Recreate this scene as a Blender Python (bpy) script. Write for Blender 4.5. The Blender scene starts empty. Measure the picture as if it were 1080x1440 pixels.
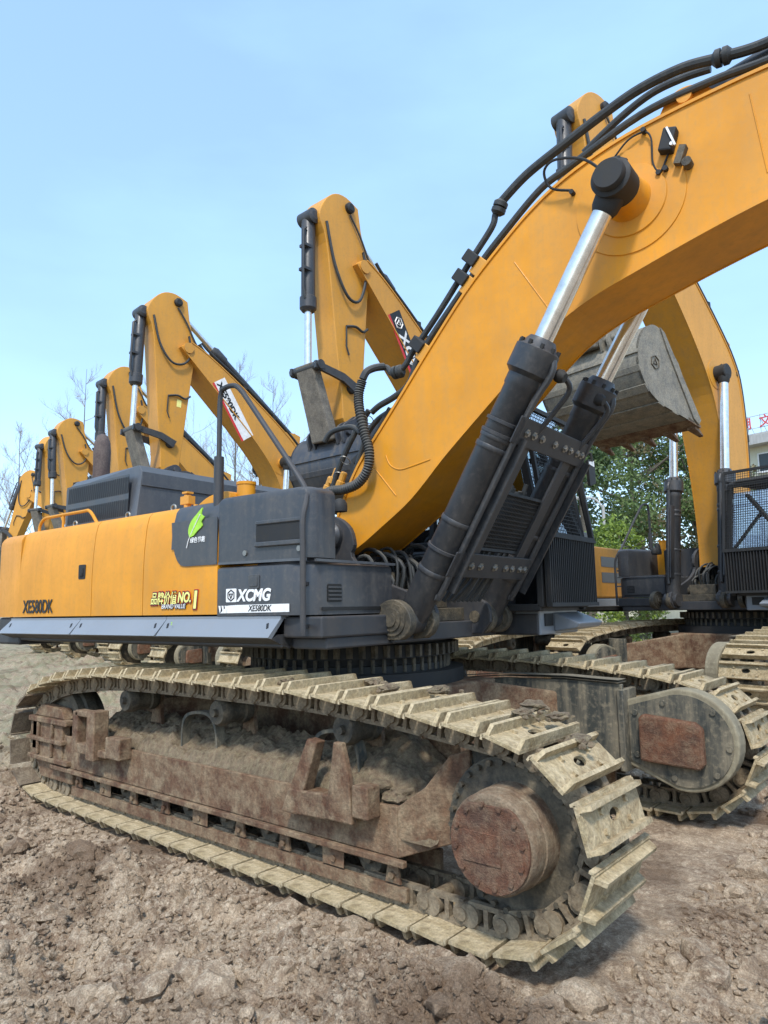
import bpy, bmesh, math, random
import numpy as np
from mathutils import Vector, Matrix, noise as mnoise
random.seed(7)
R_ = math.radians
scene = bpy.context.scene
COL = scene.collection

# ------------------------------------------------------------------ materials
def _nodes(name):
    m = bpy.data.materials.new(name); m.use_nodes = True
    nt = m.node_tree; b = nt.nodes['Principled BSDF']
    return m, nt, b
def _n(nt, t, **kw):
    n = nt.nodes.new(t)
    for k, v in kw.items():
        try: setattr(n, k, v)
        except Exception: n.inputs[k].default_value = v
    return n
def _noise(nt, co, scale, detail=5, rough=.6, sx=(1, 1, 1)):
    mp = nt.nodes.new('ShaderNodeMapping'); mp.inputs['Scale'].default_value = sx
    nt.links.new(co, mp.inputs['Vector'])
    n = nt.nodes.new('ShaderNodeTexNoise'); n.inputs['Scale'].default_value = scale
    n.inputs['Detail'].default_value = detail; n.inputs['Roughness'].default_value = rough
    nt.links.new(mp.outputs[0], n.inputs['Vector'])
    return n.outputs['Fac']
def _ramp(nt, fac, stops):
    r = nt.nodes.new('ShaderNodeValToRGB')
    el = r.color_ramp.elements
    while len(el) < len(stops): el.new(.5)
    for e, (p, c) in zip(el, stops):
        e.position = p; e.color = (c, c, c, 1) if not isinstance(c, tuple) else c + (1,)
    nt.links.new(fac, r.inputs[0]); return r.outputs[0]
def _mix(nt, fac, a, b):
    m = nt.nodes.new('ShaderNodeMix'); m.data_type = 'RGBA'
    for i, s in ((0, fac), (6, a), (7, b)):
        if hasattr(s, 'is_output'): nt.links.new(s, m.inputs[i])
        else: m.inputs[i].default_value = s if i == 0 else tuple(s) + (1,)
    return m.outputs[2]
def _math(nt, op, a, b):
    m = nt.nodes.new('ShaderNodeMath'); m.operation = op; m.use_clamp = True
    for i, s in ((0, a), (1, b)):
        if hasattr(s, 'is_output'): nt.links.new(s, m.inputs[i])
        else: m.inputs[i].default_value = s
    return m.outputs[0]
def _bump(nt, b, h, strength, dist):
    bp = nt.nodes.new('ShaderNodeBump'); bp.inputs['Strength'].default_value = strength
    bp.inputs['Distance'].default_value = dist
    nt.links.new(h, bp.inputs['Height']); nt.links.new(bp.outputs[0], b.inputs['Normal'])

def paint(name, base, dirt=(.25, .2, .14), amt=.3, rough=.4, vary=.12, bump=.05, coat=0., streak=.5, topdust=.0, metal=0., scale=1.):
    """weathered paint: slight tone variation, scuffs and run-down streaks, settled dust"""
    m, nt, b = _nodes(name)
    co = nt.nodes.new('ShaderNodeTexCoord').outputs['Object']
    big = _noise(nt, co, 1.6*scale, 4)
    fine = _noise(nt, co, 26*scale, 8, .7)
    st = _noise(nt, co, 9*scale, 6, .65, (1, 1, .12))
    c0 = tuple(x*(1-vary) for x in base); c1 = tuple(min(1, x*(1+vary)) for x in base)
    col = _mix(nt, _ramp(nt, big, [(.3, 0.), (.7, 1.)]), c0, c1)
    d = _math(nt, 'MULTIPLY', _ramp(nt, st, [(.42, 0.), (.75, 1.)]), streak)
    d = _math(nt, 'ADD', d, _ramp(nt, fine, [(.5, 0.), (.8, .8)]))
    d = _math(nt, 'MULTIPLY', d, amt*1.6)
    if topdust > 0:
        g = nt.nodes.new('ShaderNodeNewGeometry'); sp = nt.nodes.new('ShaderNodeSeparateXYZ')
        nt.links.new(g.outputs['Normal'], sp.inputs[0])
        td = _math(nt, 'MULTIPLY', _ramp(nt, sp.outputs[2], [(.3, 0.), (.9, 1.)]), topdust)
        td = _math(nt, 'MULTIPLY', td, _ramp(nt, big, [(.2, .5), (.7, 1.)]))
        d = _math(nt, 'MAXIMUM', d, td)
    col = _mix(nt, d, col, dirt)
    nt.links.new(col, b.inputs['Base Color'])
    rg = _math(nt, 'ADD', _math(nt, 'MULTIPLY', d, .6), rough)
    rg = _math(nt, 'ADD', rg, _math(nt, 'MULTIPLY', fine, .12))
    nt.links.new(rg, b.inputs['Roughness'])
    b.inputs['Metallic'].default_value = metal
    b.inputs['Coat Weight'].default_value = coat
    b.inputs['Coat Roughness'].default_value = .18
    _bump(nt, b, fine, bump, .01)
    return m

def rusty(name, a, c, mud, mudamt=.5, rough=.8, bump=.4, sc=1.):
    """rust, old paint and dried mud in patches"""
    m, nt, b = _nodes(name)
    co = nt.nodes.new('ShaderNodeTexCoord').outputs['Object']
    n1 = _noise(nt, co, 3.2*sc, 7, .65); n2 = _noise(nt, co, 9*sc, 8, .7); n3 = _noise(nt, co, 55*sc, 6, .7)
    st = _noise(nt, co, 12*sc, 6, .7, (1, 1, .15))
    col = _mix(nt, _ramp(nt, n1, [(.38, 0.), (.62, 1.)]), a, c)
    col = _mix(nt, _ramp(nt, st, [(.5, 0.), (.72, .6)]), col, tuple(x*.45 for x in a))
    col = _mix(nt, _math(nt, 'MULTIPLY', _ramp(nt, n2, [(.5-.2*mudamt, 0.), (.72-.2*mudamt, 1.)]), min(1, mudamt*1.5)), col, mud)
    sp = _ramp(nt, n3, [(.35, .6), (.65, 1.25)])
    mm = nt.nodes.new('ShaderNodeMix'); mm.data_type = 'RGBA'; mm.blend_type = 'MULTIPLY'; mm.inputs[0].default_value = .8
    nt.links.new(col, mm.inputs[6]); nt.links.new(sp, mm.inputs[7])
    nt.links.new(mm.outputs[2], b.inputs['Base Color'])
    b.inputs['Roughness'].default_value = rough
    _bump(nt, b, _math(nt, 'ADD', _math(nt, 'MULTIPLY', n2, .6), _math(nt, 'MULTIPLY', n3, .4)), bump, .02)
    return m

def plain(name, base, rough=.5, metal=0., spec=.5, alpha=None):
    m, nt, b = _nodes(name)
    co = nt.nodes.new('ShaderNodeTexCoord').outputs['Object']
    f = _noise(nt, co, 14, 5)
    col = _mix(nt, _ramp(nt, f, [(.3, 0.), (.7, 1.)]), tuple(x*.85 for x in base), tuple(min(1, x*1.12) for x in base))
    nt.links.new(col, b.inputs['Base Color'])
    b.inputs['Roughness'].default_value = rough; b.inputs['Metallic'].default_value = metal
    b.inputs['Specular IOR Level'].default_value = spec
    return m

M = {}
M['yellow'] = paint('yellow_paint', (.68, .275, .004), (.38, .24, .10), .26, .40, .15, .05, .0, .8)
M['yellow_old'] = paint('older_yellow_paint', (.60, .275, .025), (.30, .2, .1), .34, .45, .08, .04, .1, .5)
M['grey'] = paint('dark_grey_paint', (.038, .041, .046), (.17, .15, .125), .3, .34, .12, .03, .2, .6, .35)
M['hoodgrey'] = paint('mid_grey_paint', (.07, .077, .088), (.2, .2, .18), .25, .36, .1, .03, .2, .5, .35)
M['charcoal'] = paint('charcoal_paint', (.03, .033, .038), (.12, .1, .08), .3, .45, .15, .06, 0, .6, .45)
M['skirt'] = paint('skirt_steel_grey', (.20, .225, .255), (.26, .25, .22), .2, .33, .06, .02, .25, .5, .2)
M['black'] = paint('dull_black', (.014, .015, .016), (.08, .07, .05), .22, .6, .2, .1, 0, .5, .4)
M['cyl'] = paint('cylinder_grey_paint', (.027, .030, .034), (.14, .12, .10), .32, .38, .12, .05, .1, .5, .3)
M['hose'] = paint('rubber_hose', (.022, .026, .028), (.2, .18, .14), .2, .5, .15, .05, 0, .3, .6)
M['chrome'] = plain('chrome_rod', (.75, .74, .70), .22, .85)
M['bolt'] = plain('zinc_bolt', (.30, .29, .26), .45, .8)
M['white'] = plain('white_decal', (.8, .8, .78), .5)
M['blackdecal'] = plain('black_decal', (.012, .012, .012), .5)
M['red'] = plain('red_decal', (.6, .03, .03), .5)
M['lime'] = plain('lime_decal', (.35, .65, .05), .5)
M['cream'] = plain('pale_yellow_decal', (.85, .8, .25), .5)
M['shoe'] = rusty('dry_mud_on_steel', (.25, .175, .085), (.44, .345, .19), (.60, .49, .31), .55, .85, .9)
M['link'] = rusty('muddy_track_link', (.13, .095, .06), (.27, .2, .12), (.33, .27, .18), .45, .8, .6)
M['frame'] = rusty('rusty_muddy_frame', (.10, .042, .02), (.19, .11, .06), (.35, .27, .165), .42, .8, .9)
M['rust'] = rusty('fresh_rust', (.19, .075, .035), (.10, .05, .03), (.30, .21, .13), .35, .75, 1., 2.2)
M['muddark'] = rusty('dark_greasy_steel', (.045, .04, .03), (.09, .075, .05), (.24, .19, .12), .3, .7, .6)
M['xframe'] = paint('muddy_dark_frame_paint', (.042, .045, .038), (.26, .22, .15), .75, .55, .2, .25, 0, .9, .8)
M['bucket'] = rusty('dusty_grey_bucket', (.16, .15, .125), (.235, .22, .18), (.30, .26, .19), .45, .75, .35)
M['bucketdark'] = paint('dark_bucket_paint', (.035, .042, .055), (.2, .17, .13), .3, .42, .2, .1, 0, .8, .5)
M['mud'] = rusty('packed_dirt', (.13, .09, .055), (.25, .18, .115), (.30, .25, .15), .45, .95, 1., 4)
M['linkgrey'] = rusty('dusty_brown_link', (.12, .105, .085), (.19, .17, .14), (.25, .22, .17), .4, .75, .4)
M['brownpipe'] = rusty('burnt_exhaust', (.07, .045, .04), (.11, .08, .07), (.15, .12, .1), .3, .7, .2)

def glassmat():
    m, nt, b = _nodes('cab_glass')
    b.inputs['Base Color'].default_value = (.75, .85, .85, 1)
    b.inputs['Roughness'].default_value = .03
    tr = nt.nodes.new('ShaderNodeBsdfTransparent'); tr.inputs[0].default_value = (.72, .82, .82, 1)
    mx = nt.nodes.new('ShaderNodeMixShader')
    lw = nt.nodes.new('ShaderNodeLayerWeight'); lw.inputs[0].default_value = .72
    gl = nt.nodes.new('ShaderNodeBsdfGlossy'); gl.inputs['Roughness'].default_value = .03
    nt.links.new(lw.outputs['Fresnel'], mx.inputs[0])
    nt.links.new(tr.outputs[0], mx.inputs[1]); nt.links.new(gl.outputs[0], mx.inputs[2])
    nt.links.new(mx.outputs[0], nt.nodes['Material Output'].inputs[0])
    return m
M['glass'] = glassmat()
M['screen'] = M['glass'].copy(); M['screen'].name = 'windscreen_glass'
_ntw = M['screen'].node_tree; _mxw = [q for q in _ntw.nodes if q.type == 'MIX_SHADER'][0]
for _l in list(_mxw.inputs[0].links): _ntw.links.remove(_l)
_mxw.inputs[0].default_value = .55
M['mirror'] = plain('mirror_glass', (.8, .8, .8), .04, 1.)

# ------------------------------------------------------------------ mesh builder
def rotation_to(d):
    d = Vector(d).normalized(); return d.to_track_quat('Z', 'Y').to_matrix()
class MB:
    def __init__(s, mat=None):
        s.v = []; s.f = []; s.s = []; s.M = mat
    def add(s, vs, fs, smooth=False):
        o = len(s.v)
        if s.M is not None: vs = [s.M @ Vector(v) for v in vs]
        s.v += [tuple(v) for v in vs]; s.f += [tuple(i+o for i in f) for f in fs]; s.s += [smooth]*len(fs)
        return s
    def box(s, x0, x1, y0, y1, z0, z1, rot=None, c=None):
        vs = [(x, y, z) for x in (x0, x1) for y in (y0, y1) for z in (z0, z1)]
        if rot is not None:
            cc = Vector(c) if c else Vector(((x0+x1)/2, (y0+y1)/2, (z0+z1)/2))
            vs = [cc + rot @ (Vector(v)-cc) for v in vs]
        return s.add(vs, [(0, 1, 3, 2), (4, 6, 7, 5), (0, 4, 5, 1), (2, 3, 7, 6), (0, 2, 6, 4), (1, 5, 7, 3)])
    def beam(s, p0, p1, w, h, up=(0, 0, 1)):
        p0 = Vector(p0); p1 = Vector(p1); d = (p1-p0).normalized(); u = Vector(up)
        a = d.cross(u)
        if a.length < 1e-4: a = d.cross(Vector((0, 1, 0)))
        a.normalize(); b = a.cross(d)
        vs = [p + a*sx*w/2 + b*sz*h/2 for p in (p0, p1) for sx, sz in ((-1, -1), (1, -1), (1, 1), (-1, 1))]
        return s.add(vs, [(3, 2, 1, 0), (4, 5, 6, 7), (0, 1, 5, 4), (1, 2, 6, 5), (2, 3, 7, 6), (3, 0, 4, 7)])
    def prism(s, poly, a0, a1, ax='y'):
        f = {'y': lambda p, t: (p[0], t, p[1]), 'z': lambda p, t: (p[0], p[1], t), 'x': lambda p, t: (t, p[0], p[1])}[ax]
        n = len(poly); vs = [f(p, a0) for p in poly] + [f(p, a1) for p in poly]
        fs = [tuple(range(n)), tuple(range(2*n-1, n-1, -1))] + [(i, i+n, (i+1) % n+n, (i+1) % n) for i in range(n)]
        return s.add(vs, fs)
    def cyl(s, p0, p1, r0, r1=None, n=20, caps=True):
        r1 = r0 if r1 is None else r1
        p0 = Vector(p0); p1 = Vector(p1); Q = rotation_to(p1-p0)
        vs = []
        for p, r in ((p0, r0), (p1, r1)):
            vs += [p + Q @ Vector((r*math.cos(2*math.pi*i/n), r*math.sin(2*math.pi*i/n), 0)) for i in range(n)]
        s.add(vs, [(i, (i+1) % n, (i+1) % n+n, i+n) for i in range(n)], True)
        if caps: s.add(vs[:n], [tuple(range(n-1, -1, -1))]); s.add(vs[n:], [tuple(range(n))])
        return s
    def lathe(s, p0, d, prof, n=28):
        """prof: (radius, distance along d)"""
        p0 = Vector(p0); d = Vector(d).normalized(); Q = rotation_to(d); k = len(prof)
        vs = [p0 + d*t + Q @ Vector((r*math.cos(2*math.pi*i/n), r*math.sin(2*math.pi*i/n), 0)) for r, t in prof for i in range(n)]
        fs = [(j*n+i, j*n+(i+1) % n, (j+1)*n+(i+1) % n, (j+1)*n+i) for j in range(k-1) for i in range(n)]
        s.add(vs, fs, True)
        s.add(vs[:n], [tuple(range(n-1, -1, -1))]); s.add(vs[-n:], [tuple(range(n))])
        return s
    def tube(s, pts, r, n=8, closed=False, ripple=0):
        pts = [Vector(p) for p in pts]; N = len(pts)
        fr = None; vs = []
        for i, p in enumerate(pts):
            if closed: t = pts[(i+1) % N]-pts[i-1]
            else: t = pts[min(i+1, N-1)]-pts[max(i-1, 0)]
            t.normalize()
            if fr is None:
                fr = t.cross(Vector((0, 0, 1)))
                if fr.length < .1: fr = t.cross(Vector((0, 1, 0)))
            fr = (fr - t*fr.dot(t)).normalized(); b = t.cross(fr)
            rr = r*(1+ripple*(1 if i % 2 else -1))
            vs += [p + fr*rr*math.cos(2*math.pi*k/n) + b*rr*math.sin(2*math.pi*k/n) for k in range(n)]
        m = N if closed else N-1
        s.add(vs, [(i*n+k, i*n+(k+1) % n, ((i+1) % N)*n+(k+1) % n, ((i+1) % N)*n+k) for i in range(m) for k in range(n)], True)
        if not closed: s.add(vs[:n], [tuple(range(n-1, -1, -1))]); s.add(vs[-n:], [tuple(range(n))])
        return s
    def sheet(s, P, closed=False):
        """grid of points P[i][j], smooth"""
        a = len(P); b = len(P[0])
        vs = [p for row in P for p in row]
        return s.add(vs, [(i*b+j, (i+1)*b+j, (i+1)*b+j+1, i*b+j+1) for i in range(a-1) for j in range(b-1)], True)
    def blob(s, c, r, squash=(1, 1, 1), amp=.35, sub=2, seed=0):
        bm = bmesh.new(); bmesh.ops.create_icosphere(bm, subdivisions=sub, radius=1)
        vs = []
        for v in bm.verts:
            k = 1+amp*mnoise.noise(v.co*1.7+Vector((seed*3.1, seed*1.7, 0)))*1.6 + amp*.5*mnoise.noise(v.co*4.5+Vector((seed, 0, 9)))
            vs.append(Vector(c)+Vector((v.co.x*r*squash[0]*k, v.co.y*r*squash[1]*k, v.co.z*r*squash[2]*k)))
        fs = [tuple(v.index for v in f.verts) for f in bm.faces]; bm.free()
        return s.add(vs, fs, False)
    def mesh(s, name, mat, fix=True, ang=35):
        me = bpy.data.meshes.new(name); me.from_pydata(s.v, [], s.f)
        me.polygons.foreach_set('use_smooth', s.s)
        if fix:
            bm = bmesh.new(); bm.from_mesh(me); bmesh.ops.recalc_face_normals(bm, faces=bm.faces); bm.to_mesh(me); bm.free()
        if any(s.s): me.set_sharp_from_angle(angle=R_(ang))
        if mat: me.materials.append(M[mat] if isinstance(mat, str) else mat)
        me.update(); return me
    def islands(s):
        par = list(range(len(s.v)))
        def fd(a):
            while par[a] != a: par[a] = par[par[a]]; a = par[a]
            return a
        key = {}
        for i, v in enumerate(s.v):
            k = (round(v[0], 5), round(v[1], 5), round(v[2], 5))
            if k in key: par[fd(i)] = fd(key[k])
            else: key[k] = i
        for f in s.f:
            for b in f[1:]: par[fd(b)] = fd(f[0])
        g = {}
        for f, sm in zip(s.f, s.s): g.setdefault(fd(f[0]), []).append((f, sm))
        out = []
        for fs in g.values():
            m = MB(); mp = {}
            for f, sm in fs:
                for i in f:
                    if i not in mp: mp[i] = len(m.v); m.v.append(s.v[i])
                m.f.append(tuple(mp[i] for i in f)); m.s.append(sm)
            out.append(m)
        return out
    def each(s, name, mat, parent=None, bevel=0, fix=True):
        return [m.build(name, mat, parent, bevel, fix) for m in s.islands()]
    def build(s, name, mat, parent=None, bevel=0, fix=True, seg=2):
        o = bpy.data.objects.new(name, s.mesh(name, mat, fix)); COL.objects.link(o)
        if parent is not None: o.parent = parent
        if bevel:
            b = o.modifiers.new('bevel', 'BEVEL'); b.width = bevel; b.segments = seg; b.limit_method = 'ANGLE'; b.angle_limit = R_(40)
            b.harden_normals = False
        return o
def spline(pts, k=6, closed=False):
    P = [Vector(p) for p in pts]; n = len(P); out = []
    rng = range(n) if closed else range(n-1)
    for i in rng:
        if closed: a, b, c, d = P[i-1], P[i], P[(i+1) % n], P[(i+2) % n]
        else: a, b, c, d = P[max(i-1, 0)], P[i], P[i+1], P[min(i+2, n-1)]
        for j in range(k):
            t = j/k
            out.append(.5*((2*b)+(c-a)*t+(2*a-5*b+4*c-d)*t*t+(3*b-a-3*c+d)*t**3))
    if not closed: out.append(P[-1])
    return out
def spl2(pts, k=5): return [(p.x, p.y) for p in spline([(a, b, 0) for a, b in pts], k)]
def tag(o, label=None, cat=None, group=None, kind=None):
    if label: o['label'] = label
    if cat: o['category'] = cat
    if group: o['group'] = group
    if kind: o['kind'] = kind
    return o
def empty(name, loc=(0, 0, 0), rz=0, parent=None, scale=1):
    o = bpy.data.objects.new(name, None); COL.objects.link(o)
    o.location = loc; o.rotation_euler = (0, 0, rz); o.empty_display_size = .2; o.scale = (scale,)*3
    if parent is not None: o.parent = parent
    return o
def copy_tree(o, parent=None):
    c = o.copy(); COL.objects.link(c)
    if parent is not None: c.parent = parent
    for ch in list(o.children): copy_tree(ch, c)
    return c
def lettering(name, text, size, mat, parent, P, ex, ey, bold=0., shear=0., ext=.001, sx=1.):
    """flat lettering: origin P, right ex, up ey (in the parent's coordinates)"""
    cu = bpy.data.curves.new(name, 'FONT'); cu.body = text; cu.size = size; cu.offset = bold; cu.shear = shear; cu.extrude = ext
    to = bpy.data.objects.new(name+'_tmp', cu); COL.objects.link(to)
    bpy.context.view_layer.update()
    me = bpy.data.meshes.new_from_object(to.evaluated_get(bpy.context.evaluated_depsgraph_get()))
    bpy.data.objects.remove(to); 
    me.materials.clear(); me.materials.append(M[mat]); me.name = name
    ex = Vector(ex).normalized(); ey = Vector(ey).normalized(); ez = ex.cross(ey)
    me.transform(Matrix(((ex.x*sx, ey.x, ez.x, P[0]), (ex.y*sx, ey.y, ez.y, P[1]), (ex.z*sx, ey.z, ez.z, P[2]), (0, 0, 0, 1))))
    o = bpy.data.objects.new(name, me); COL.objects.link(o); o.parent = parent
    return o
def lattice(mb, O, ex, ey, w, h, nx, ny, t, diag=False):
    O = Vector(O); ex = Vector(ex).normalized(); ey = Vector(ey).normalized(); n = ex.cross(ey)
    if not diag:
        for i in range(nx+1): mb.beam(O+ex*w*i/nx, O+ex*w*i/nx+ey*h, t, t, n)
        for i in range(ny+1): mb.beam(O+ey*h*i/ny+n*t*.6, O+ey*h*i/ny+ex*w+n*t*.6, t, t, n)
    else:
        st = w/nx; k = int((w+h)/st)+1
        for i in range(1, k):
            c = i*st
            a = (min(c, w), max(0, c-w)); b = (max(0, c-h), min(c, h))
            mb.beam(O+ex*a[0]+ey*a[1], O+ex*b[0]+ey*b[1], t, t, n)
            mb.beam(O+ex*(w-a[0])+ey*a[1]+n*t*.6, O+ex*(w-b[0])+ey*b[1]+n*t*.6, t, t, n)
    return mb

# ------------------------------------------------------------------ undercarriage  (x forward, y left, z up, origin on the ground under the swing centre)
PATH = [(-4.0, .07), (-3, .068), (-2, .068), (-1, .068), (-.3, .07), (.05, .078), (.27, .14), (.43, .27), (.52, .44), (.53, .60), (.47, .76), (.34, .90),
        (.15, .985), (-.08, 1.02), (-.35, 1.05), (-.7, 1.085), (-1.3, 1.115), (-2, 1.122), (-3.0, 1.118), (-3.5, 1.10), (-3.9, 1.06),
        (-4.2, 1.02), (-4.45, .95), (-4.66, .85), (-4.80, .70), (-4.84, .5), (-4.82, .33), (-4.72, .18), (-4.5, .10), (-4.25, .075)]
def track_stations():
    P = spline([(x+2.235, 0, z) for x, z in PATH], 24, True); n = len(P); OFF = .075; Q = []
    for i in range(n):
        t = (P[(i+1) % n]-P[i-1]).normalized(); Q.append(P[i]-Vector((t.z, 0, -t.x))*OFF)
    P = Q
    L = [0]
    for i in range(len(P)): L.append(L[-1]+(P[(i+1) % len(P)]-P[i]).length)
    tot = L[-1]; N = round(tot/.216); out = []
    def at(s):
        s %= tot; i = max(0, np.searchsorted(L, s, side='right')-1); t = (s-L[i])/(L[i+1]-L[i])
        return P[i % len(P)].lerp(P[(i+1) % len(P)], t)
    pitch = tot/N
    for k in range(N):
        s = k*pitch; a = at(s-pitch*.5); b = at(s+pitch*.5)
        t = (b-a).normalized(); nrm = Vector((t.z, 0, -t.x))   # outward for this winding (forward along the bottom -> outward is down)
        out.append(((a+b)/2+nrm*OFF, t, nrm))
    return out, pitch
STN, PITCH = track_stations()
def shoe_mb(simple=False):
    mb = MB(); w = .60; h = PITCH*.445; T = .016
    if simple:
        mb.box(-h, h, 0, w, -T, 0)
    else:
        # plate with an oval mud hole, made as two rings
        n = 24; cx, cy = .0, .29
        outer = []; inner = []
        for i in range(n):
            a = 2*math.pi*i/n+.13
            inner.append((cx+.026*math.cos(a), cy+.050*math.sin(a)))
            dx, dy = math.cos(a), math.sin(a)
            tx = ((h-cx) if dx > 0 else (-h-cx))/dx if abs(dx) > 1e-6 else 1e9
            ty = ((w-cy) if dy > 0 else (0-cy))/dy if abs(dy) > 1e-6 else 1e9
            t = min(tx, ty); outer.append((cx+dx*t, cy+dy*t))
        # snap closest samples to the corners
        for c in ((h, 0), (h, w), (-h, 0), (-h, w)):
            j = min(range(n), key=lambda q: (outer[q][0]-c[0])**2+(outer[q][1]-c[1])**2); outer[j] = c
        vs = [(x, y, 0) for x, y in outer]+[(x, y, 0) for x, y in inner]+[(x, y, -T) for x, y in outer]+[(x, y, -T) for x, y in inner]
        fs = []
        for i in range(n):
            j = (i+1) % n
            fs += [(i, j, n+j, n+i), (2*n+i, 3*n+i, 3*n+j, 2*n+j), (i, 2*n+i, 2*n+j, j), (n+i, n+j, 3*n+j, 3*n+i)]
        mb.add(vs, fs)
    for x0, hh in ((-PITCH*.44, .046), (PITCH*.30, .046)):
        mb.prism([(.004, -.002), (w-.004, -.002), (w-.03, hh), (.03, hh)], x0, x0+.020, 'x')
    if not simple:
        for y in (.16, .42):
            for x in (-.045, .035): mb.cyl((x, y, -.001), (x, y, .014), .014, n=6)
        # curled leading lip
        mb.box(h-.004, h+.008, 0, w, -.03, -.006)
    return mb
def link_mb():
    mb = MB()
    for y0, y1 in ((.175, .215), (.395, .435)):
        mb.box(-.095, .095, y0+.004, y1-.004, -.135, -.112)
        mb.box(-.095, .095, y0+.004, y1-.004, -.04, -.014)
        mb.box(-.012, .012, y0, y1, -.12, -.03)
        for x in (-.088, .088):
            mb.cyl((x, y0-.008 if x < 0 else y0-.001, -.075), (x, y1+.008 if x < 0 else y1+.001, -.075), .052, n=14)
    mb.cyl((.088, .16, -.075), (.088, .45, -.075), .03, n=12)
    return mb
def track(parent, side, detail):
    """side -1: right-hand track (y<0). outer edge at |y| = 1.6"""
    if detail:
        tr = empty('crawler_track', parent=parent)
        if 'shoe' not in SH:
            SH['shoe'] = shoe_mb().mesh('track_shoe', 'shoe'); SH['link'] = link_mb().mesh('track_link', 'link')
        for p, t, n in STN:
            yv = n.cross(t)      # right-handed: t x yv = n
            for nm in ('shoe', 'link'):
                o = bpy.data.objects.new('track_'+nm, SH[nm]); COL.objects.link(o); o.parent = tr
                if nm == 'shoe' and p.x < -2.22 and p.z < .93:      # shoes round the idler are caked in darker mud
                    o.material_slots[0].link = 'OBJECT'; o.material_slots[0].material = M['rustmud2']
                jr = random.uniform(.05, .10) if nm == 'shoe' else 0
                tt = (t + n*jr).normalized(); nn = (n - t*jr).normalized()
                base = p + Vector((0, 1.6*side if side*yv.y < 0 else 1.0*side, 0))
                o.matrix_local = Matrix(((tt.x, yv.x, nn.x, base.x), (tt.y, yv.y, nn.y, base.y), (tt.z, yv.z, nn.z, base.z), (0, 0, 0, 1)))
    else:
        mb = MB()
        for p, t, n in STN:
            yv = n.cross(t)
            base = p + Vector((0, 1.6*side if side*yv.y < 0 else 1.0*side, 0))
            mb.M = Matrix(((t.x, yv.x, n.x, base.x), (t.y, yv.y, n.y, base.y), (t.z, yv.z, n.z, base.z), (0, 0, 0, 1)))
            q = shoe_mb(True); mb.add(q.v, q.f)
            mb.box(-.1, .1, .18, .42, -.13, -.02)
        tr = mb.build('crawler_track', 'shoe', parent)
    return tr
SH = {}; M['rustmud2'] = rusty('dark_caked_mud', (.12, .085, .055), (.20, .15, .10), (.30, .24, .16), .45, .9, 1., 1.5)
def wheel(mb, x, y0, y1, z, r, prof=None):
    mb.lathe((x, y0, z), (0, 1, 0), [(r*.3, -.03), (r*.35, 0), (r*.95, .0), (r*1.15, .03), (r*1.15, .07), (r, .08), (r, (y1-y0)-.08), (r*1.15, (y1-y0)-.07), (r*1.15, (y1-y0)-.03), (r*.95, y1-y0), (r*.35, y1-y0), (r*.3, y1-y0+.03)], 24)

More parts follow.
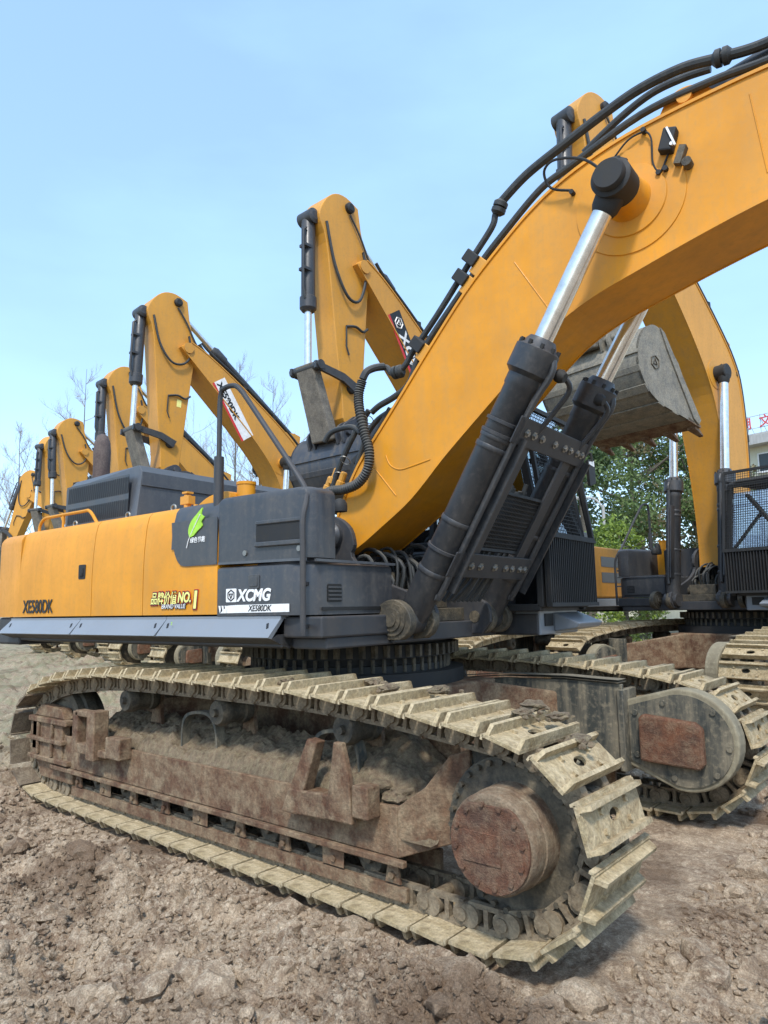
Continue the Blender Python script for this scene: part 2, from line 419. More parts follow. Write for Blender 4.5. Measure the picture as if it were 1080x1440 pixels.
def undercarriage(root, detail=True, main=False, ang=0):
    uc = root
    for side in (-1, 1):
        track(uc, side, detail)
        S = Matrix(((1, 0, 0, 2.235), (0, -side, 0, side*1.6), (0, 0, 1, 0), (0, 0, 0, 1)))   # X, Y(inward from outer edge), Z
        # --- roller frame
        fr = MB(S)
        fr.box(-4.2, -.56, .12, .145, .33, .575)
        fr.box(-4.2, -.56, .145, .46, .36, .42)
        fr.box(-4.2, -.56, .455, .48, .33, .575)
        fr.add([(-.56, .12, .33), (-.22, .25, .45), (-.20, .25, .87), (-.30, .22, .84), (-.42, .17, .68), (-.56, .12, .575),
                (-.56, .145, .33), (-.22, .275, .45), (-.20, .275, .87), (-.30, .245, .84), (-.42, .195, .68), (-.56, .145, .575)],
               [(0, 1, 2, 3, 4, 5), (11, 10, 9, 8, 7, 6)]+[(i, i+6, (i+1) % 6+6, (i+1) % 6) for i in range(6)])
        fr.prism([(-.56, .33), (-.56, .575), (-.75, .56), (-.75, .36)], .146, .455)
        fr.box(-4.25, -.50, .085, .119, .30, .332)
        frm = fr.build('track_frame', 'frame', uc, .006)
        # --- roller guard with its posts
        g = MB(S)
        g.box(-3.95, -.52, .13, .155, .125, .19)
        for i in range(9):
            x = -3.85+i*.405; g.prism([(x-.05, .2), (x+.05, .2), (x+.03, .3), (x-.03, .3)], .135, .150)
            g.cyl((x, .118, .24), (x, .136, .24), .018, n=8)
        for x in (-3.5, -2.3, -1.1): g.box(x, x+.16, .128, .1305, .2, .3)
        g.box(-3.95, -.52, .42, .45, .165, .30)
        g.build('roller_guard', 'frame', uc, .004)
        # --- rollers
        for i in range(8):
            x = -3.65+i*.405; w_ = MB(S); wheel(w_, x, .20, .42, .265, .085); w_.build('track_roller', 'muddark', uc)
        for x in (-3.25, -2.12, -.98):
            w_ = MB(S); wheel(w_, x, .17, .43, .905, .078)
            c = w_.build('carrier_roller', 'muddark', uc)
            b = MB(S); b.prism([(x-.1, .56), (x+.1, .56), (x+.04, .9), (x-.04, .9)], .44, .47); b.cyl((x, .4, .905), (x, .48, .905), .05, n=14)
            b.build('roller_bracket', 'frame', c)
        # --- idler with yoke
        w_ = MB(S); w_.lathe((-4.33, .2, .55), (0, 1, 0), [(.06, -.05), (.1, -.02), (.28, .02), (.30, .0), (.385, .0), (.385, .06), (.41, .07), (.41, .15), (.385, .16), (.385, .22), (.3, .22), (.28, .2), (.1, .24), (.06, .27)], 40)
        idl = w_.build('idler_wheel', 'muddark', uc)
        y = MB(S)
        y.box(-4.62, -4.08, .10, .17, .36, .70); y.box(-4.66, -3.98, .075, .16, .655, .70); y.box(-4.68, -4.04, .07, .16, .50, .535)
        y.box(-4.66, -3.95, .08, .16, .345, .385)
        y.prism([(-4.62, .70), (-4.08, .70), (-4.14, .78), (-4.5, .80)], .11, .2)
        for x in (-4.5, -4.25): y.box(x, x+.03, .075, .1, .39, .655)
        y.box(-4.66, -4.5, .1, .45, .42, .66); y.box(-4.62, -4.08, .43, .48, .36, .70)
        y.prism([(-4.5, .2), (-3.95, .2), (-3.95, .35), (-4.62, .35)], .13, .17)
        y.build('idler_yoke', 'frame', uc, .008)
        # --- sprocket and final drive
        n = 23; prof = []
        for i in range(n*4):
            a = 2*math.pi*i/(n*4); r = (.435, .415, .365, .415)[i % 4]
            prof.append((.055+r*math.cos(a), .535+r*math.sin(a)))
        sp = MB(S); sp.prism(prof, .275, .335)
        sp.lathe((.055, .19, .535), (0, 1, 0), [(.24, 0), (.345, .0), (.35, .012), (.35, .05), (.36, .09)], 48)
        spr = sp.build('drive_sprocket', 'muddark', uc, .004)
        if detail:
            b = MB(S)
            for i in range(30):
                a = 2*math.pi*i/30; b.cyl((.055+.322*math.cos(a), .165, .535+.322*math.sin(a)), (.055+.322*math.cos(a), .195, .535+.322*math.sin(a)), .014, n=6)
            b.each('bolt', 'muddark', spr)
        h = MB(S)
        h.lathe((.07, -.02, .55), (0, 1, 0), [(.19, 0), (.205, .004), (.213, .02), (.213, .10), (.219, .105), (.219, .2), (.225, .215), (.225, .24)], 48)
        hub = h.build('final_drive', 'rustmud', uc)
        c = MB(S)
        cp = [(.07+.198*math.cos(R_(a)), .55+.198*math.sin(R_(a))) for a in range(0, 360, 12)]
        cp = [(x, min(z, .55+.165)) for x, z in cp]
        c.prism(cp, -.035, -.018)
        for i in range(12):
            a = 2*math.pi*(i+.3)/12; c.cyl((.07+.17*math.cos(a), -.045, .55+.17*math.sin(a)), (.07+.17*math.cos(a), -.03, .55+.17*math.sin(a)), .013, n=6)
        c.box(-.06, .13, -.040, -.034, .47, .60)
        c.build('drive_cover', 'rust', hub, .004)
        # --- motor cover on the inner side (Y about .75 inwards)
        SF = S
        if side < 0: S = S @ Matrix.Translation((-.1, .0, .06)) @ Matrix.Diagonal((.8, .9, .85, 1))
        mc = MB(S)
        arc = [(.12+.36*math.cos(R_(a)), .625+.345*math.sin(R_(a))) for a in range(-100, 101, 10)]
        poly = [(-.28, .42)]+arc+[(-.28, .87)]
        mc.prism(poly, .62, .78)
        inner = [(.12+.325*math.cos(R_(a)), .625+.31*math.sin(R_(a))) for a in range(-100, 101, 10)]
        ipoly = [(-.25, .455)]+inner+[(-.25, .835)]
        mcv = mc.build('motor_guard', 'shoe' if False else 'mudpaint', uc, .012)
        mi = MB(S); mi.prism(ipoly, .78, .792)
        for x, z in ((-.2, .79), (-.2, .5), (.0, .87), (.05, .37), (.33, .83), (.33, .42), (.42, .6)): mi.cyl((x, .79, z), (x, .806, z), .02, n=10)
        mi.build('guard_plate', 'xframe', mcv)
        rb = MB(S); rb.prism([(-.16, .47), (.24, .45), (.27, .49), (.27, .72), (.22, .76), (-.13, .79), (-.16, .76)], .793, .86)
        rb.build('motor_box', 'rust', mcv, .015)
        # --- inner face of the frame and the leg of the centre frame
        S = SF
        xf = MB(S)
        xf.prism([(-3.2, .40), (-.27, .40), (-.27, .985), (-.42, .99), (-.7, 1.0), (-1.25, .99), (-1.7, .95), (-2.9, .93), (-3.2, .8)], .80, .84) if side > 0 else None
        xf.box(-3.6, -.27, .48, .62, .36, .62)
        xf.box(-.30, -.255, .60, .87, .38, .95)
        if side > 0:
            P = [(-.28, 1.0), (-.45, 1.005), (-.7, 1.015), (-1.25, 1.005), (-1.7, .965), (-2.9, .945)]
            xf.sheet([[(x, .72, z), (x, .865, z)] for x, z in P]); xf.sheet([[(x, .72, z+.018), (x, .865, z+.018)] for x, z in P])
        xf.build('frame_leg', 'xframe', uc, .006)
        if main or detail:
            # boarding steps on the frame
            s2 = MB(S)
            s2.add([(-1.33, .03, .45), (-1.20, .03, .45), (-1.06, .05, .85), (-1.14, .05, .86), (-1.33, .12, .45), (-1.20, .12, .45), (-1.06, .12, .85), (-1.14, .12, .86)],
                   [(0, 1, 2, 3), (7, 6, 5, 4), (0, 4, 5, 1), (1, 5, 6, 2), (2, 6, 7, 3), (3, 7, 4, 0)])
            s2.prism([(-1.33, .45), (-.79, .47), (-.79, .60), (-1.27, .58)], .03, .055)
            s2.prism([(-.98, .47), (-.78, .47), (-.80, .70), (-.85, .87), (-.91, .87), (-.94, .66)], .02, .06)
            s2.box(-.78, -.67, .02, .12, .51, .67); s2.box(-1.2, -.9, .055, .16, .55, .58)
            s2.build('boarding_step', 'frame', uc, .008)
            s1 = MB(S)
            s1.box(-3.76, -3.68, .02, .12, .50, .81); s1.box(-3.50, -3.38, .0, .12, .47, .83); s1.box(-3.68, -3.50, .02, .12, .50, .575); s1.box(-3.72, -3.45, .02, .10, .775, .82)
            s1.box(-3.38, -3.25, .03, .12, .5, .55); s1.box(-3.25, -3.05, .02, .12, .51, .66)
            s1.build('boarding_step', 'frame', uc, .008)
            for X, wd in ((-2.40, .19), (-1.10, .17)):
                hk = MB(S); pts = spline([(X-wd, .27, .55), (X-wd, .27, .76), (X-wd*.6, .27, .85), (X+wd*.5, .27, .86), (X+wd*.95, .27, .75), (X+wd, .27, .55)], 5)
                hk.sheet([[(p.x, p.y-.035, p.z), (p.x, p.y+.035, p.z)] for p in pts])
                hk.sheet([[(p.x*1+(.014 if p.x > X else -.014), p.y-.035, p.z+.018), (p.x+(.014 if p.x > X else -.014), p.y+.035, p.z+.018)] for p in pts])
                hk.sheet([[(p.x, .235, p.z), (p.x+(.014 if p.x > X else -.014), .235, p.z+.018)] for p in pts])
                hk.build('lifting_hook', 'xframe', uc, fix=False)
            # dirt lying on the frame
            for j, (xa, xb, h0) in enumerate(((-3.9, -.36, .60),)):
                nx, ny = 300, 46; P = []
                for a in range(nx+1):
                    row = []
                    for b_ in range(ny+1):
                        x = xa+(xb-xa)*a/nx; t = b_/ny; y_ = .125+t*.50
                        hh = h0 + t*.16 + .06*mnoise.noise(Vector((x*2.2, y_*3, side*3.3))) + .035*mnoise.noise(Vector((x*9, y_*9, 1))) + .035*abs(mnoise.noise(Vector((x*16, y_*16, 4)))) + .02*abs(mnoise.noise(Vector((x*38, y_*38, 4))))
                        e = min(1, t*7, (1-t)*8+.3); hh = .50+(hh-.50)*e
                        if x > -1.3: hh += .07*min(1, (x+1.3)/.4)*min(1, t*3)
                        if x > -.80: hh -= (x+.80)*.5
                        hh = max(hh, .42)
                        row.append(S @ Vector((x, y_, hh)))
                    P.append(row)
                d = MB(); d.sheet(P); d.build('packed_dirt', 'mud', uc, fix=False)
    # --- centre frame and swing ring
    cf = MB()
    cf.box(-1.0, 1.0, -.62, .62, .50, 1.0)
    for sx in (-1, 1):
        for sy in (-1, 1):
            cf.add([(sx*.5, sy*.4, .5), (sx*1.0, sy*.4, .5), (sx*1.75, sy*1.0, .45), (sx*1.25, sy*1.0, .45),
                    (sx*.5, sy*.4, 1.0), (sx*1.0, sy*.4, 1.0), (sx*1.75, sy*1.0, .85), (sx*1.25, sy*1.0, .85)],
                   [(0, 1, 2, 3), (7, 6, 5, 4), (0, 4, 5, 1), (1, 5, 6, 2), (2, 6, 7, 3), (3, 7, 4, 0)])
    cf.build('centre_frame', 'frame', uc, .02)
    cc = MB(); cc.cyl((0, 0, .98), (0, 0, 1.10), .92, n=64); cc.build('ring_seat', 'black', uc)
    sr = MB()
    sr.lathe((0, 0, 1.10), (0, 0, 1), [(.74, 0), (.80, .0), (.80, .05), (.76, .055), (.76, .10), (.84, .105), (.84, .20), (.78, .205), (.78, .24)], 72)
    ring = sr.build('swing_ring', 'black', uc)
    if detail:
        b = MB()
        for i in range(60):
            a = 2*math.pi*i/60; b.cyl((.80*math.cos(a), .80*math.sin(a), 1.045+.06), (.80*math.cos(a), .80*math.sin(a), 1.20), .016, n=6)
            c_, s_ = math.cos(a), math.sin(a); b.box(.86*c_-.02, .86*c_+.02, .86*s_-.015, .86*s_+.015, 1.215, 1.30)
        b.each('ring_bolt', 'muddark', ring)
M['rustmud'] = rusty('rusty_muddy_drum', (.13, .07, .04), (.22, .15, .09), (.30, .24, .16), .5, .8, .8, 1.5)
M['mudpaint'] = paint('mud_coloured_rim', (.20, .17, .11), (.36, .32, .22), .6, .7, .2, .3, 0, .8, .3)

# ------------------------------------------------------------------ upper structure
def rrect(x0, x1, z0, z1, r, k=4, corners=(1, 1, 1, 1)):
    out = []
    for i, (cx, cz, a0) in enumerate(((x0+r, z0+r, 180), (x1-r, z0+r, 270), (x1-r, z1-r, 0), (x0+r, z1-r, 90))):
        if corners[i]:
            for j in range(k+1):
                a = R_(a0+90*j/k); out.append((cx+r*math.cos(a), cz+r*math.sin(a)))
        else: out.append(((x0, z0), (x1, z0), (x1, z1), (x0, z1))[i])
    return out
def curvedbox(mb, foot, z0, z1, rtop=.06, k=4, lean=0.):
    """a plan outline extruded upward with a rounded shoulder"""
    cx = sum(p[0] for p in foot)/len(foot); cy = sum(p[1] for p in foot)/len(foot)
    rows = [(z0, 0), (z1-rtop, lean)]
    for j in range(1, k+1):
        a = math.pi/2*j/k; rows.append((z1-rtop+rtop*math.sin(a), lean+rtop*(1-math.cos(a))))
    n = len(foot); vs = []
    for z, ins in rows:
        for x, y in foot:
            dx, dy = cx-x, cy-y; d = math.hypot(dx, dy)
            vs.append((x+dx/d*ins*1.2, y+dy/d*ins*1.2, z))
    fs = [(j*n+i, j*n+(i+1) % n, (j+1)*n+(i+1) % n, (j+1)*n+i) for j in range(len(rows)-1) for i in range(n)]
    mb.add(vs, fs, True); m = len(rows)
    mb.add(vs[-n:], [tuple(range(n))]); mb.add(vs[:n], [tuple(range(n-1, -1, -1))])
    return mb
VC = -.10
def upper(root, MU, main=False):
    U = lambda: MB(MU)
    up = root
    # revolving frame
    f = U()
    f.box(-2.9, .72, -1.38, 1.38, 1.335, 1.50)
    f.box(.72, 1.02, -.78, .62, 1.335, 1.46)
    f.box(-.6, 1.35, .70, 1.42, 1.335, 1.50)
    f.prism([(-2.6, -1.47), (.70, -1.47), (.70, -1.3), (-2.6, -1.3)], 1.34, 1.42, 'z')
    f.build('revolving_frame', 'charcoal', up, .01)
    # side skirt, in sections
    for a, b in ((-2.72, -1.55), (-1.545, -.42), (-.415, .72)):
        s = U()
        s.add([(a, -1.50, 1.515), (b, -1.50, 1.515), (b-.02, -1.585, 1.405), (a-(.06 if a < -2 else 0), -1.585, 1.405),
               (a, -1.47, 1.515), (b, -1.47, 1.515), (b-.02, -1.555, 1.395), (a-(.06 if a < -2 else 0), -1.555, 1.395)],
              [(0, 1, 2, 3), (7, 6, 5, 4), (0, 4, 5, 1), (1, 5, 6, 2), (2, 6, 7, 3), (3, 7, 4, 0)])
        s.box(a, b, -1.50, -1.42, 1.515, 1.532)
        sk = s.build('side_skirt', 'skirt', up)
        sl = U()
        for x in (a+.06, b-.08): sl.beam((x-.008, -1.523, 1.487), (x+.012, -1.545, 1.458), .016, .004, (0, -1, 1))
        sl.each('slot', 'blackdecal', sk)
    u = U(); u.add([(-2.78, -1.56, 1.395), (.70, -1.56, 1.395), (.70, -1.40, 1.33), (-2.7, -1.40, 1.33), (-2.78, -1.5, 1.42), (.70, -1.5, 1.42), (.7, -1.38, 1.42), (-2.7, -1.38, 1.42)],
               [(0, 1, 2, 3), (4, 7, 6, 5), (0, 4, 5, 1), (1, 5, 6, 2), (2, 6, 7, 3), (3, 7, 4, 0)]); u.build('sill', 'charcoal', up)
    # yellow side panels (right side): sections with rounded shoulder
    def panel(name, a, b, z0=1.545, z1=2.31, mat='yellow', side=-1, parent=up, topl=None, depth=1.15):
        P = []; R1 = .07
        prof = [(1.50, z0), (1.502, z0+.3), (1.497, z1-.30), (1.48, z1-.12), (1.462, z1-.045), (1.435, z1-.012), (1.40, z1), (depth, z1+.01)]
        rows = []
        for i in range(9):
            x = a+(b-a)*i/8; rows.append([(x, side*y, z) for y, z in prof])
        m = U(); m.sheet(rows)
        inner = [[(r[0], r[1]*.985 if abs(r[1]) > 1.2 else r[1], r[2]-.012) for r in row] for row in rows]
        m.add([rows[0][0], rows[0][-1], (a, side*depth, z0)], [(0, 1, 2)])
        for row in (rows[0], rows[-1]):
            o = len(row); m.add(row+[(row[0][0], side*depth, z0)], [tuple(range(o+1))])
        m.add([rows[0][0], rows[-1][0], (b, side*depth, z0), (a, side*depth, z0)], [(0, 1, 2, 3)])
        return m.build(name, mat, parent, fix=True)
    for a, b in ((-2.60, -1.405), (-1.397, -.712), (-.704, .128)):
        pn = panel('side_panel', a, b)
        if a < -2:
            h = U(); h.prism(rrect(-1.60, -1.50, 1.84, 1.955, .012), -1.506, -1.500); h.prism(rrect(-1.575, -1.525, 1.86, 1.93, .008), -1.512, -1.506)
            h.prism([(-1.57, 1.865), (-1.53, 1.865), (-1.53, 1.885), (-1.57, 1.885)], -1.518, -1.512)
            h.build('latch', 'black', pn)
    # dark swoosh panel with leaf
    sw = [(-.37, 2.19), (-.36, 2.07), (-.33, 1.97), (-.30, 1.92), (-.26, 1.885), (-.21, 1.875), (.128, 1.872), (.128, 2.19)]
    rows = []
    m = U(); m.prism(sw, -1.509, -1.5035)
    # upper, rolled-over part of the dark panel
    prof = [(1.5075, 2.0), (1.503, 2.1), (1.487, 2.19), (1.4675, 2.268), (1.439, 2.303), (1.402, 2.3135), (1.15, 2.3235)]
    m.sheet([[(x, -y, z) for y, z in prof] for x in (-.37+.48*i/6+.018*i/6 for i in range(7))])
    m.build('corner_panel', 'grey', up)
    # counterweight
    pts = [(-2.61, -1.495), (-3.02, -1.487), (-3.2, -1.38), (-3.33, -.95), (-3.40, -.3), (-3.40, .3), (-3.33, .95), (-3.2, 1.38), (-3.02, 1.487), (-2.61, 1.495)]
    e = U(); e.lathe((-2.95, -.55, 2.25), (.0, 0, 1), [(.085, 0), (.085, .85), (.088, 1.0), (.08, 1.10), (.055, 1.17), (.02, 1.195)], 20)
    e.build('exhaust_stack', 'brownpipe', up)
    c = U(); curvedbox(c, pts, 1.545, 2.30, .10, 5)
    cw = c.build('counterweight', 'yellow', up)
    c = U(); c.prism([(x*.995, y*.99) for x, y in pts], 1.30, 1.54, 'z'); c.build('counterweight_foot', 'charcoal', cw, .02)
    # deck between the side boxes
    d = U(); d.box(-2.6, -.2, -1.15, 1.15, 2.20, 2.295); d.box(-.2, .12, -1.18, -.45, 1.6, 2.30); d.box(-2.6, -.25, -1.1, 1.2, 1.5, 2.2)
    d.build('engine_deck', 'charcoal', up)
    # engine hood with louvres
    h = U()
    A = [(-2.42, 2.28), (-2.42, 2.70), (-2.36, 2.775), (-1.36, 2.80), (-1.31, 2.74), (-1.30, 2.28)]
    h.add([(x, -1.2 if z < 2.72 else -1.14, z) for x, z in A]+[(x, .98, z) for x, z in A], [tuple(range(6)), tuple(range(11, 5, -1))]+[(i, i+6, (i+1) % 6+6, (i+1) % 6) for i in range(6)])
    h.box(-1.302, -1.295, -1.15, .95, 2.62, 2.74)
    hd = h.build('engine_hood', 'hoodgrey', up, .02, seg=3)
    g = U(); g.box(-2.40, -1.40, -1.2045, -1.2015, 2.34, 2.72); gr = g.build('hood_grille', 'grey', hd)
    g = U()
    for zz0, zz1 in ((2.56, 2.70), (2.37, 2.51)):
        for i in range(30):
            x = -2.37+i*.0325; g.add([(x, -1.208, zz0), (x+.019, -1.208, zz0), (x+.019+.012, -1.208, zz1), (x+.012, -1.208, zz1)], [(0, 1, 2, 3)])
    g.build('louvre', 'blackdecal', gr, fix=False)
    # small fittings on the deck
    r = U()
    r.tube(spline([(-2.57, -1.36, 2.30), (-2.56, -1.36, 2.37), (-2.48, -1.36, 2.425), (-2.3, -1.36, 2.43), (-1.85, -1.36, 2.43), (-1.72, -1.36, 2.42), (-1.60, -1.36, 2.31)], 5), .014, 8)
    r.tube([(-2.15, -1.36, 2.3), (-2.15, -1.36, 2.43)], .012, 8)
    r.build('hand_rail', 'yellow', up)
    for x in (-1.2, -.6, -2.0):
        e = U(); e.tube([(x+.028*math.cos(R_(t)), -1.33, 2.335+.028*math.sin(R_(t))) for t in range(0, 360, 30)], .008, 6, closed=True); e.build('lifting_eye', 'bolt', up)
    e = U(); e.cyl((-.50, -1.28, 2.31), (-.50, -1.28, 2.43), .028, n=10); e.box(-.55, -.45, -1.31, -1.25, 2.36, 2.42); e.box(-.53, -.47, -1.31, -1.25, 2.44, 2.455); e.cyl((-.4, -1.28, 2.31), (-.4, -1.28, 2.35), .018, n=8)
    e.build('breather', 'yellow_old', up)
    e = U(); e.prism(spl2([(-.33, 2.33), (-.2, 2.385), (.0, 2.40), (.03, 2.33)], 4), -1.32, -1.12); e.build('tank_step', 'yellow', up, .01)
    e = U(); e.cyl((.06, -1.2, 2.30), (.06, -1.2, 2.45), .065, n=24); e.cyl((.06, -1.2, 2.45), (.06, -1.2, 2.47), .07, n=24); e.build('filler_cap', 'yellow', up)
    e = U()
    for x, y, rr, hh in ((.42, -1.1, .075, .11), (.52, -1.02, .05, .16), (.25, -.9, .09, .09), (.72, -.95, .05, .08)):
        e.lathe((x, y, 2.22), (0, 0, 1), [(rr, 0), (rr*1.05, .02), (rr, hh*.7), (rr*.7, hh), (.01, hh+.01)], 20)
    e.each('deck_cap', 'black', up)
    # upper dark box (tank side) with a hand hold recess
    t = U()
    foot = [(.135, -1.50), (.84, -1.50), (.92, -1.487), (.955, -1.44), (.96, -1.38), (.96, -1.27), (.135, -1.27)]
    curvedbox(t, foot, 1.875, 2.31, .05, 4)
    tb = t.build('tank_cover', 'grey', up)
    e = U(); e.prism(rrect(.50, .90, 1.99, 2.10, .012), -1.5035, -1.501); rc = e.build('grip_recess', 'black', tb)
    e = U(); e.prism([(.50, 1.96), (.92, 1.955), (.92, 1.985), (.50, 1.99)], -1.52, -1.4935); e.prism([(.50, 2.10), (.90, 2.095), (.90, 2.12), (.50, 2.125)], -1.512, -1.498); e.build('grip_lip', 'grey', tb, .006)
    e = U()
    for x, z in ((.40, 1.93), (.88, 1.93)): e.cyl((x, -1.51, z), (x, -1.49, z), .018, n=10)
    e.each('lock', 'bolt', tb)
    e = U(); e.prism([(.145, 1.868), (.93, 1.855), (.93, 1.872), (.145, 1.882)], -1.512, -1.49); e.box(.945, .965, -1.44, -.66, 1.852, 1.868); e.build('seal_strip', 'hoodgrey', tb)
    # lower box with the writing
    t = U()
    foot = [(.135, -1.505), (.78, -1.505), (.88, -1.485), (.93, -1.43), (.945, -1.32), (.945, -.68), (.135, -.68)]
    curvedbox(t, foot, 1.535, 1.850, .025, 3)
    lb = t.build('tool_box', 'grey', up)
    e = U(); e.box(.944, .952, -1.38, -.70, 1.56, 1.58); e.prism(rrect(-1.33, -1.20, 1.61, 1.72, .01), .944, .9485, 'x'); e.build('vent', 'blackdecal', lb)
    e = U()
    for k in range(4): e.box(.9485, .957, -1.325, -1.205, 1.623+k*.024, 1.633+k*.024)
    e.each('vent_bar', 'grey', lb)
    e = U(); e.prism(rrect(.44, .54, 1.70, 1.79, .012), -1.512, -1.50); e.prism(rrect(.455, .525, 1.715, 1.775, .01), -1.516, -1.511); e.build('latch', 'grey', lb, .003)
    # front sill under the box
    e = U(); e.box(.70, 1.02, -1.46, -.66, 1.40, 1.525); e.box(.72, 1.00, -1.40, -.7, 1.33, 1.40); e.build('front_sill', 'charcoal', up, .012)
    # grab rail pipe
    e = U(); e.tube(spline([(.04, -1.43, 2.26), (.04, -1.43, 2.7), (.045, -1.43, 3.04), (.09, -1.43, 3.10), (.2, -1.43, 3.095), (.28, -1.43, 3.03)], 4)+spline([(.5, -1.44, 2.77), (.86, -1.45, 2.33), (.925, -1.49, 2.22), (.935, -1.53, 2.1), (.94, -1.535, 1.9), (.94, -1.535, 1.5), (.94, -1.53, 1.42)], 4), .018, 10)
    e.cyl((.04, -1.43, 2.24), (.04, -1.43, 2.62), .034, n=14)
    for z in (1.72, 1.47): e.beam((.94, -1.535, z), (.9, -1.46, z), .03, .02)
    e.build('grab_rail', 'charcoal', up)
    # left side: radiator panel with two vents
    lp = U()
    for poly in ([(-2.9, 1.55), (-.7, 1.55), (-.7, 2.45), (-2.82, 2.45)],):
        lp.prism(poly, 1.10, 1.47)
    lpo = lp.build('radiator_panel', 'yellow', up, .03)
    for z0 in (2.10, 1.82):
        e = U(); e.prism(rrect(-2.66, -1.7, z0, z0+.18, .01), 1.471, 1.476); v = e.build('radiator_vent', 'hoodgrey', lpo)
    e = U(); e.prism([(-2.9, 1.40), (-.6, 1.40), (-.6, 1.535), (-2.9, 1.535)], 1.30, 1.52); e.build('side_skirt', 'skirt', up, .01)
    # cab
    cab = U()
    C0, C1 = .60, 1.46
    zt = 3.06
    side_pts = [(-.45, 1.55), (1.44, 1.55), (1.44, 2.12), (1.30, zt-.06), (1.18, zt), (-.30, zt), (-.45, zt-.1)]
    bars = [((-.45, 1.55), (-.45, zt-.1)), ((-.45, zt-.1), (-.30, zt)), ((-.30, zt), (1.18, zt)), ((1.18, zt), (1.30, zt-.06)), ((1.30, zt-.06), (1.44, 2.12)), ((1.44, 2.12), (1.44, 1.55)), ((1.44, 1.55), (-.45, 1.55)), ((.45, 1.55), (.45, zt)), ((-.45, 2.1), (1.44, 2.1))]
    for y in (C0, C1):
        for a, b in bars: cab.beam((a[0], y, a[1]), (b[0], y, b[1]), .055, .06, (0, 1, 0))
    for x, z in ((-.45, zt-.1), (1.30, zt-.06), (1.44, 2.12), (1.44, 1.57), (-.45, 1.57)): cab.beam((x, C0, z), (x, C1, z), .055, .05)
    cb = cab.build('cab_frame', 'black', up, .008)
    e = U(); e.add([(-.35, C0-.02, zt), (1.22, C0-.02, zt), (1.22, C1+.02, zt), (-.35, C1+.02, zt), (-.3, C0+.03, zt+.07), (1.12, C0+.03, zt+.06), (1.12, C1-.03, zt+.06), (-.3, C1-.03, zt+.07)], [(0, 3, 2, 1), (4, 5, 6, 7), (0, 1, 5, 4), (1, 2, 6, 5), (2, 3, 7, 6), (3, 0, 4, 7)])
    e.build('cab_roof', 'black', up, .02)
    e = U(); e.box(-.43, 1.40, C0+.01, C1-.01, 1.52, 1.56); e.prism([(-.42, 1.56), (.42, 1.56), (.42, 2.08), (-.42, 2.08)], C0-.005, C0+.01); e.prism([(-.42, 1.56), (1.40, 1.56), (1.40, 2.08), (-.42, 2.08)], C1-.01, C1+.005); e.box(-.45, -.43, C0, C1, 1.56, 2.1)
    e.build('cab_panel', 'charcoal', cb)
    e = U(); e.box(-.1, .35, .85, 1.2, 1.75, 1.87); e.prism([(-.15, 1.8), (-.02, 1.8), (-.12, 2.45), (-.24, 2.43)], .86, 1.19); e.box(.0, .3, .93, 1.12, 1.56, 1.75); e.build('seat', 'black', cb, .03)
    for nm, poly in (('side_window', [(.49, 2.13), (1.40, 2.13), (1.27, 2.92), (.49, 2.95)]), ('rear_window', [(-.42, 2.13), (.42, 2.13), (.42, 2.95), (-.30, 2.95), (-.42, 2.85)])):
        for y in (C0, C1):
            e = U(); e.prism(poly, y-.003, y+.003); e.build(nm, 'glass', cb)
    e = U(); e.add([(1.435, C0+.03, 2.14), (1.435, C1-.03, 2.14), (1.31, C1-.03, 2.90), (1.31, C0+.03, 2.90)], [(0, 1, 2, 3)]); e.build('windscreen', 'screen', cb, fix=False)
    e = U(); e.beam((1.44, C0+.05, 2.13), (1.37, 1.02, 2.6), .035, .03); e.beam((1.47, C1-.05, 2.10), (1.37, C0+.25, 2.85), .045, .035); e.beam((1.42, C1-.22, 2.13), (1.36, C1-.10, 2.75), .028, .028); e.build('screen_bar', 'black', cb)
    # front guard: mesh above, slats below
    e = U(); zg = 3.02
    P0 = Vector((1.53, C0-.02, 2.14)); 
    lattice(e, (1.53, C0-.02, 2.13), (0, 1, 0), (-.16, 0, 1.04), C1-C0-.22, 1.05, 21, 32, .005)
    for y in (C0-.03, C1+.03): e.beam((1.53, y, 2.10), (1.37, y, 3.18), .035, .035, (0, 1, 0))
    e.beam((1.53, C0-.03, 2.12), (1.53, C1+.03, 2.12), .035, .035); e.beam((1.37, C0-.03, 3.18), (1.37, C1+.03, 3.18), .035, .035)
    for z in (2.13, 2.95): 
        for y in (C0, C1): e.beam((1.44 if z < 2.5 else 1.3, y, z-.02), (1.53 if z < 2.5 else 1.41, y, z), .03, .03)
    e.build('front_guard', 'black', cb)
    e = U()
    for i in range(25):
        y = C0-.03+i*(C1-C0+.06)/24; e.beam((1.525, y, 1.58), (1.525, y, 2.10), .012, .03, (1, 0, 0))
    e.box(1.505, 1.55, C0-.05, C1+.05, 1.555, 1.585); e.box(1.505, 1.55, C0-.05, C1+.05, 2.095, 2.12); e.box(1.49, 1.50, C0-.03, C1+.03, 1.57, 2.11)
    e.build('lower_guard', 'black', cb)
    e = U(); e.tube(spline([(1.42, C1+.02, 2.80), (1.52, C1+.1, 2.92), (1.53, C1+.12, 2.84)], 4), .012, 6)
    e.add([(1.50, 1.50, 2.84), (1.50, 1.64, 2.86), (1.50, 1.65, 2.66), (1.50, 1.53, 2.62), (1.53, 1.49, 2.85), (1.53, 1.65, 2.87), (1.53, 1.66, 2.65), (1.53, 1.52, 2.61)], [(0, 1, 2, 3), (7, 6, 5, 4), (0, 4, 5, 1), (1, 5, 6, 2), (2, 6, 7, 3), (3, 7, 4, 0)])
    mi = e.build('mirror', 'black', cb, .01)
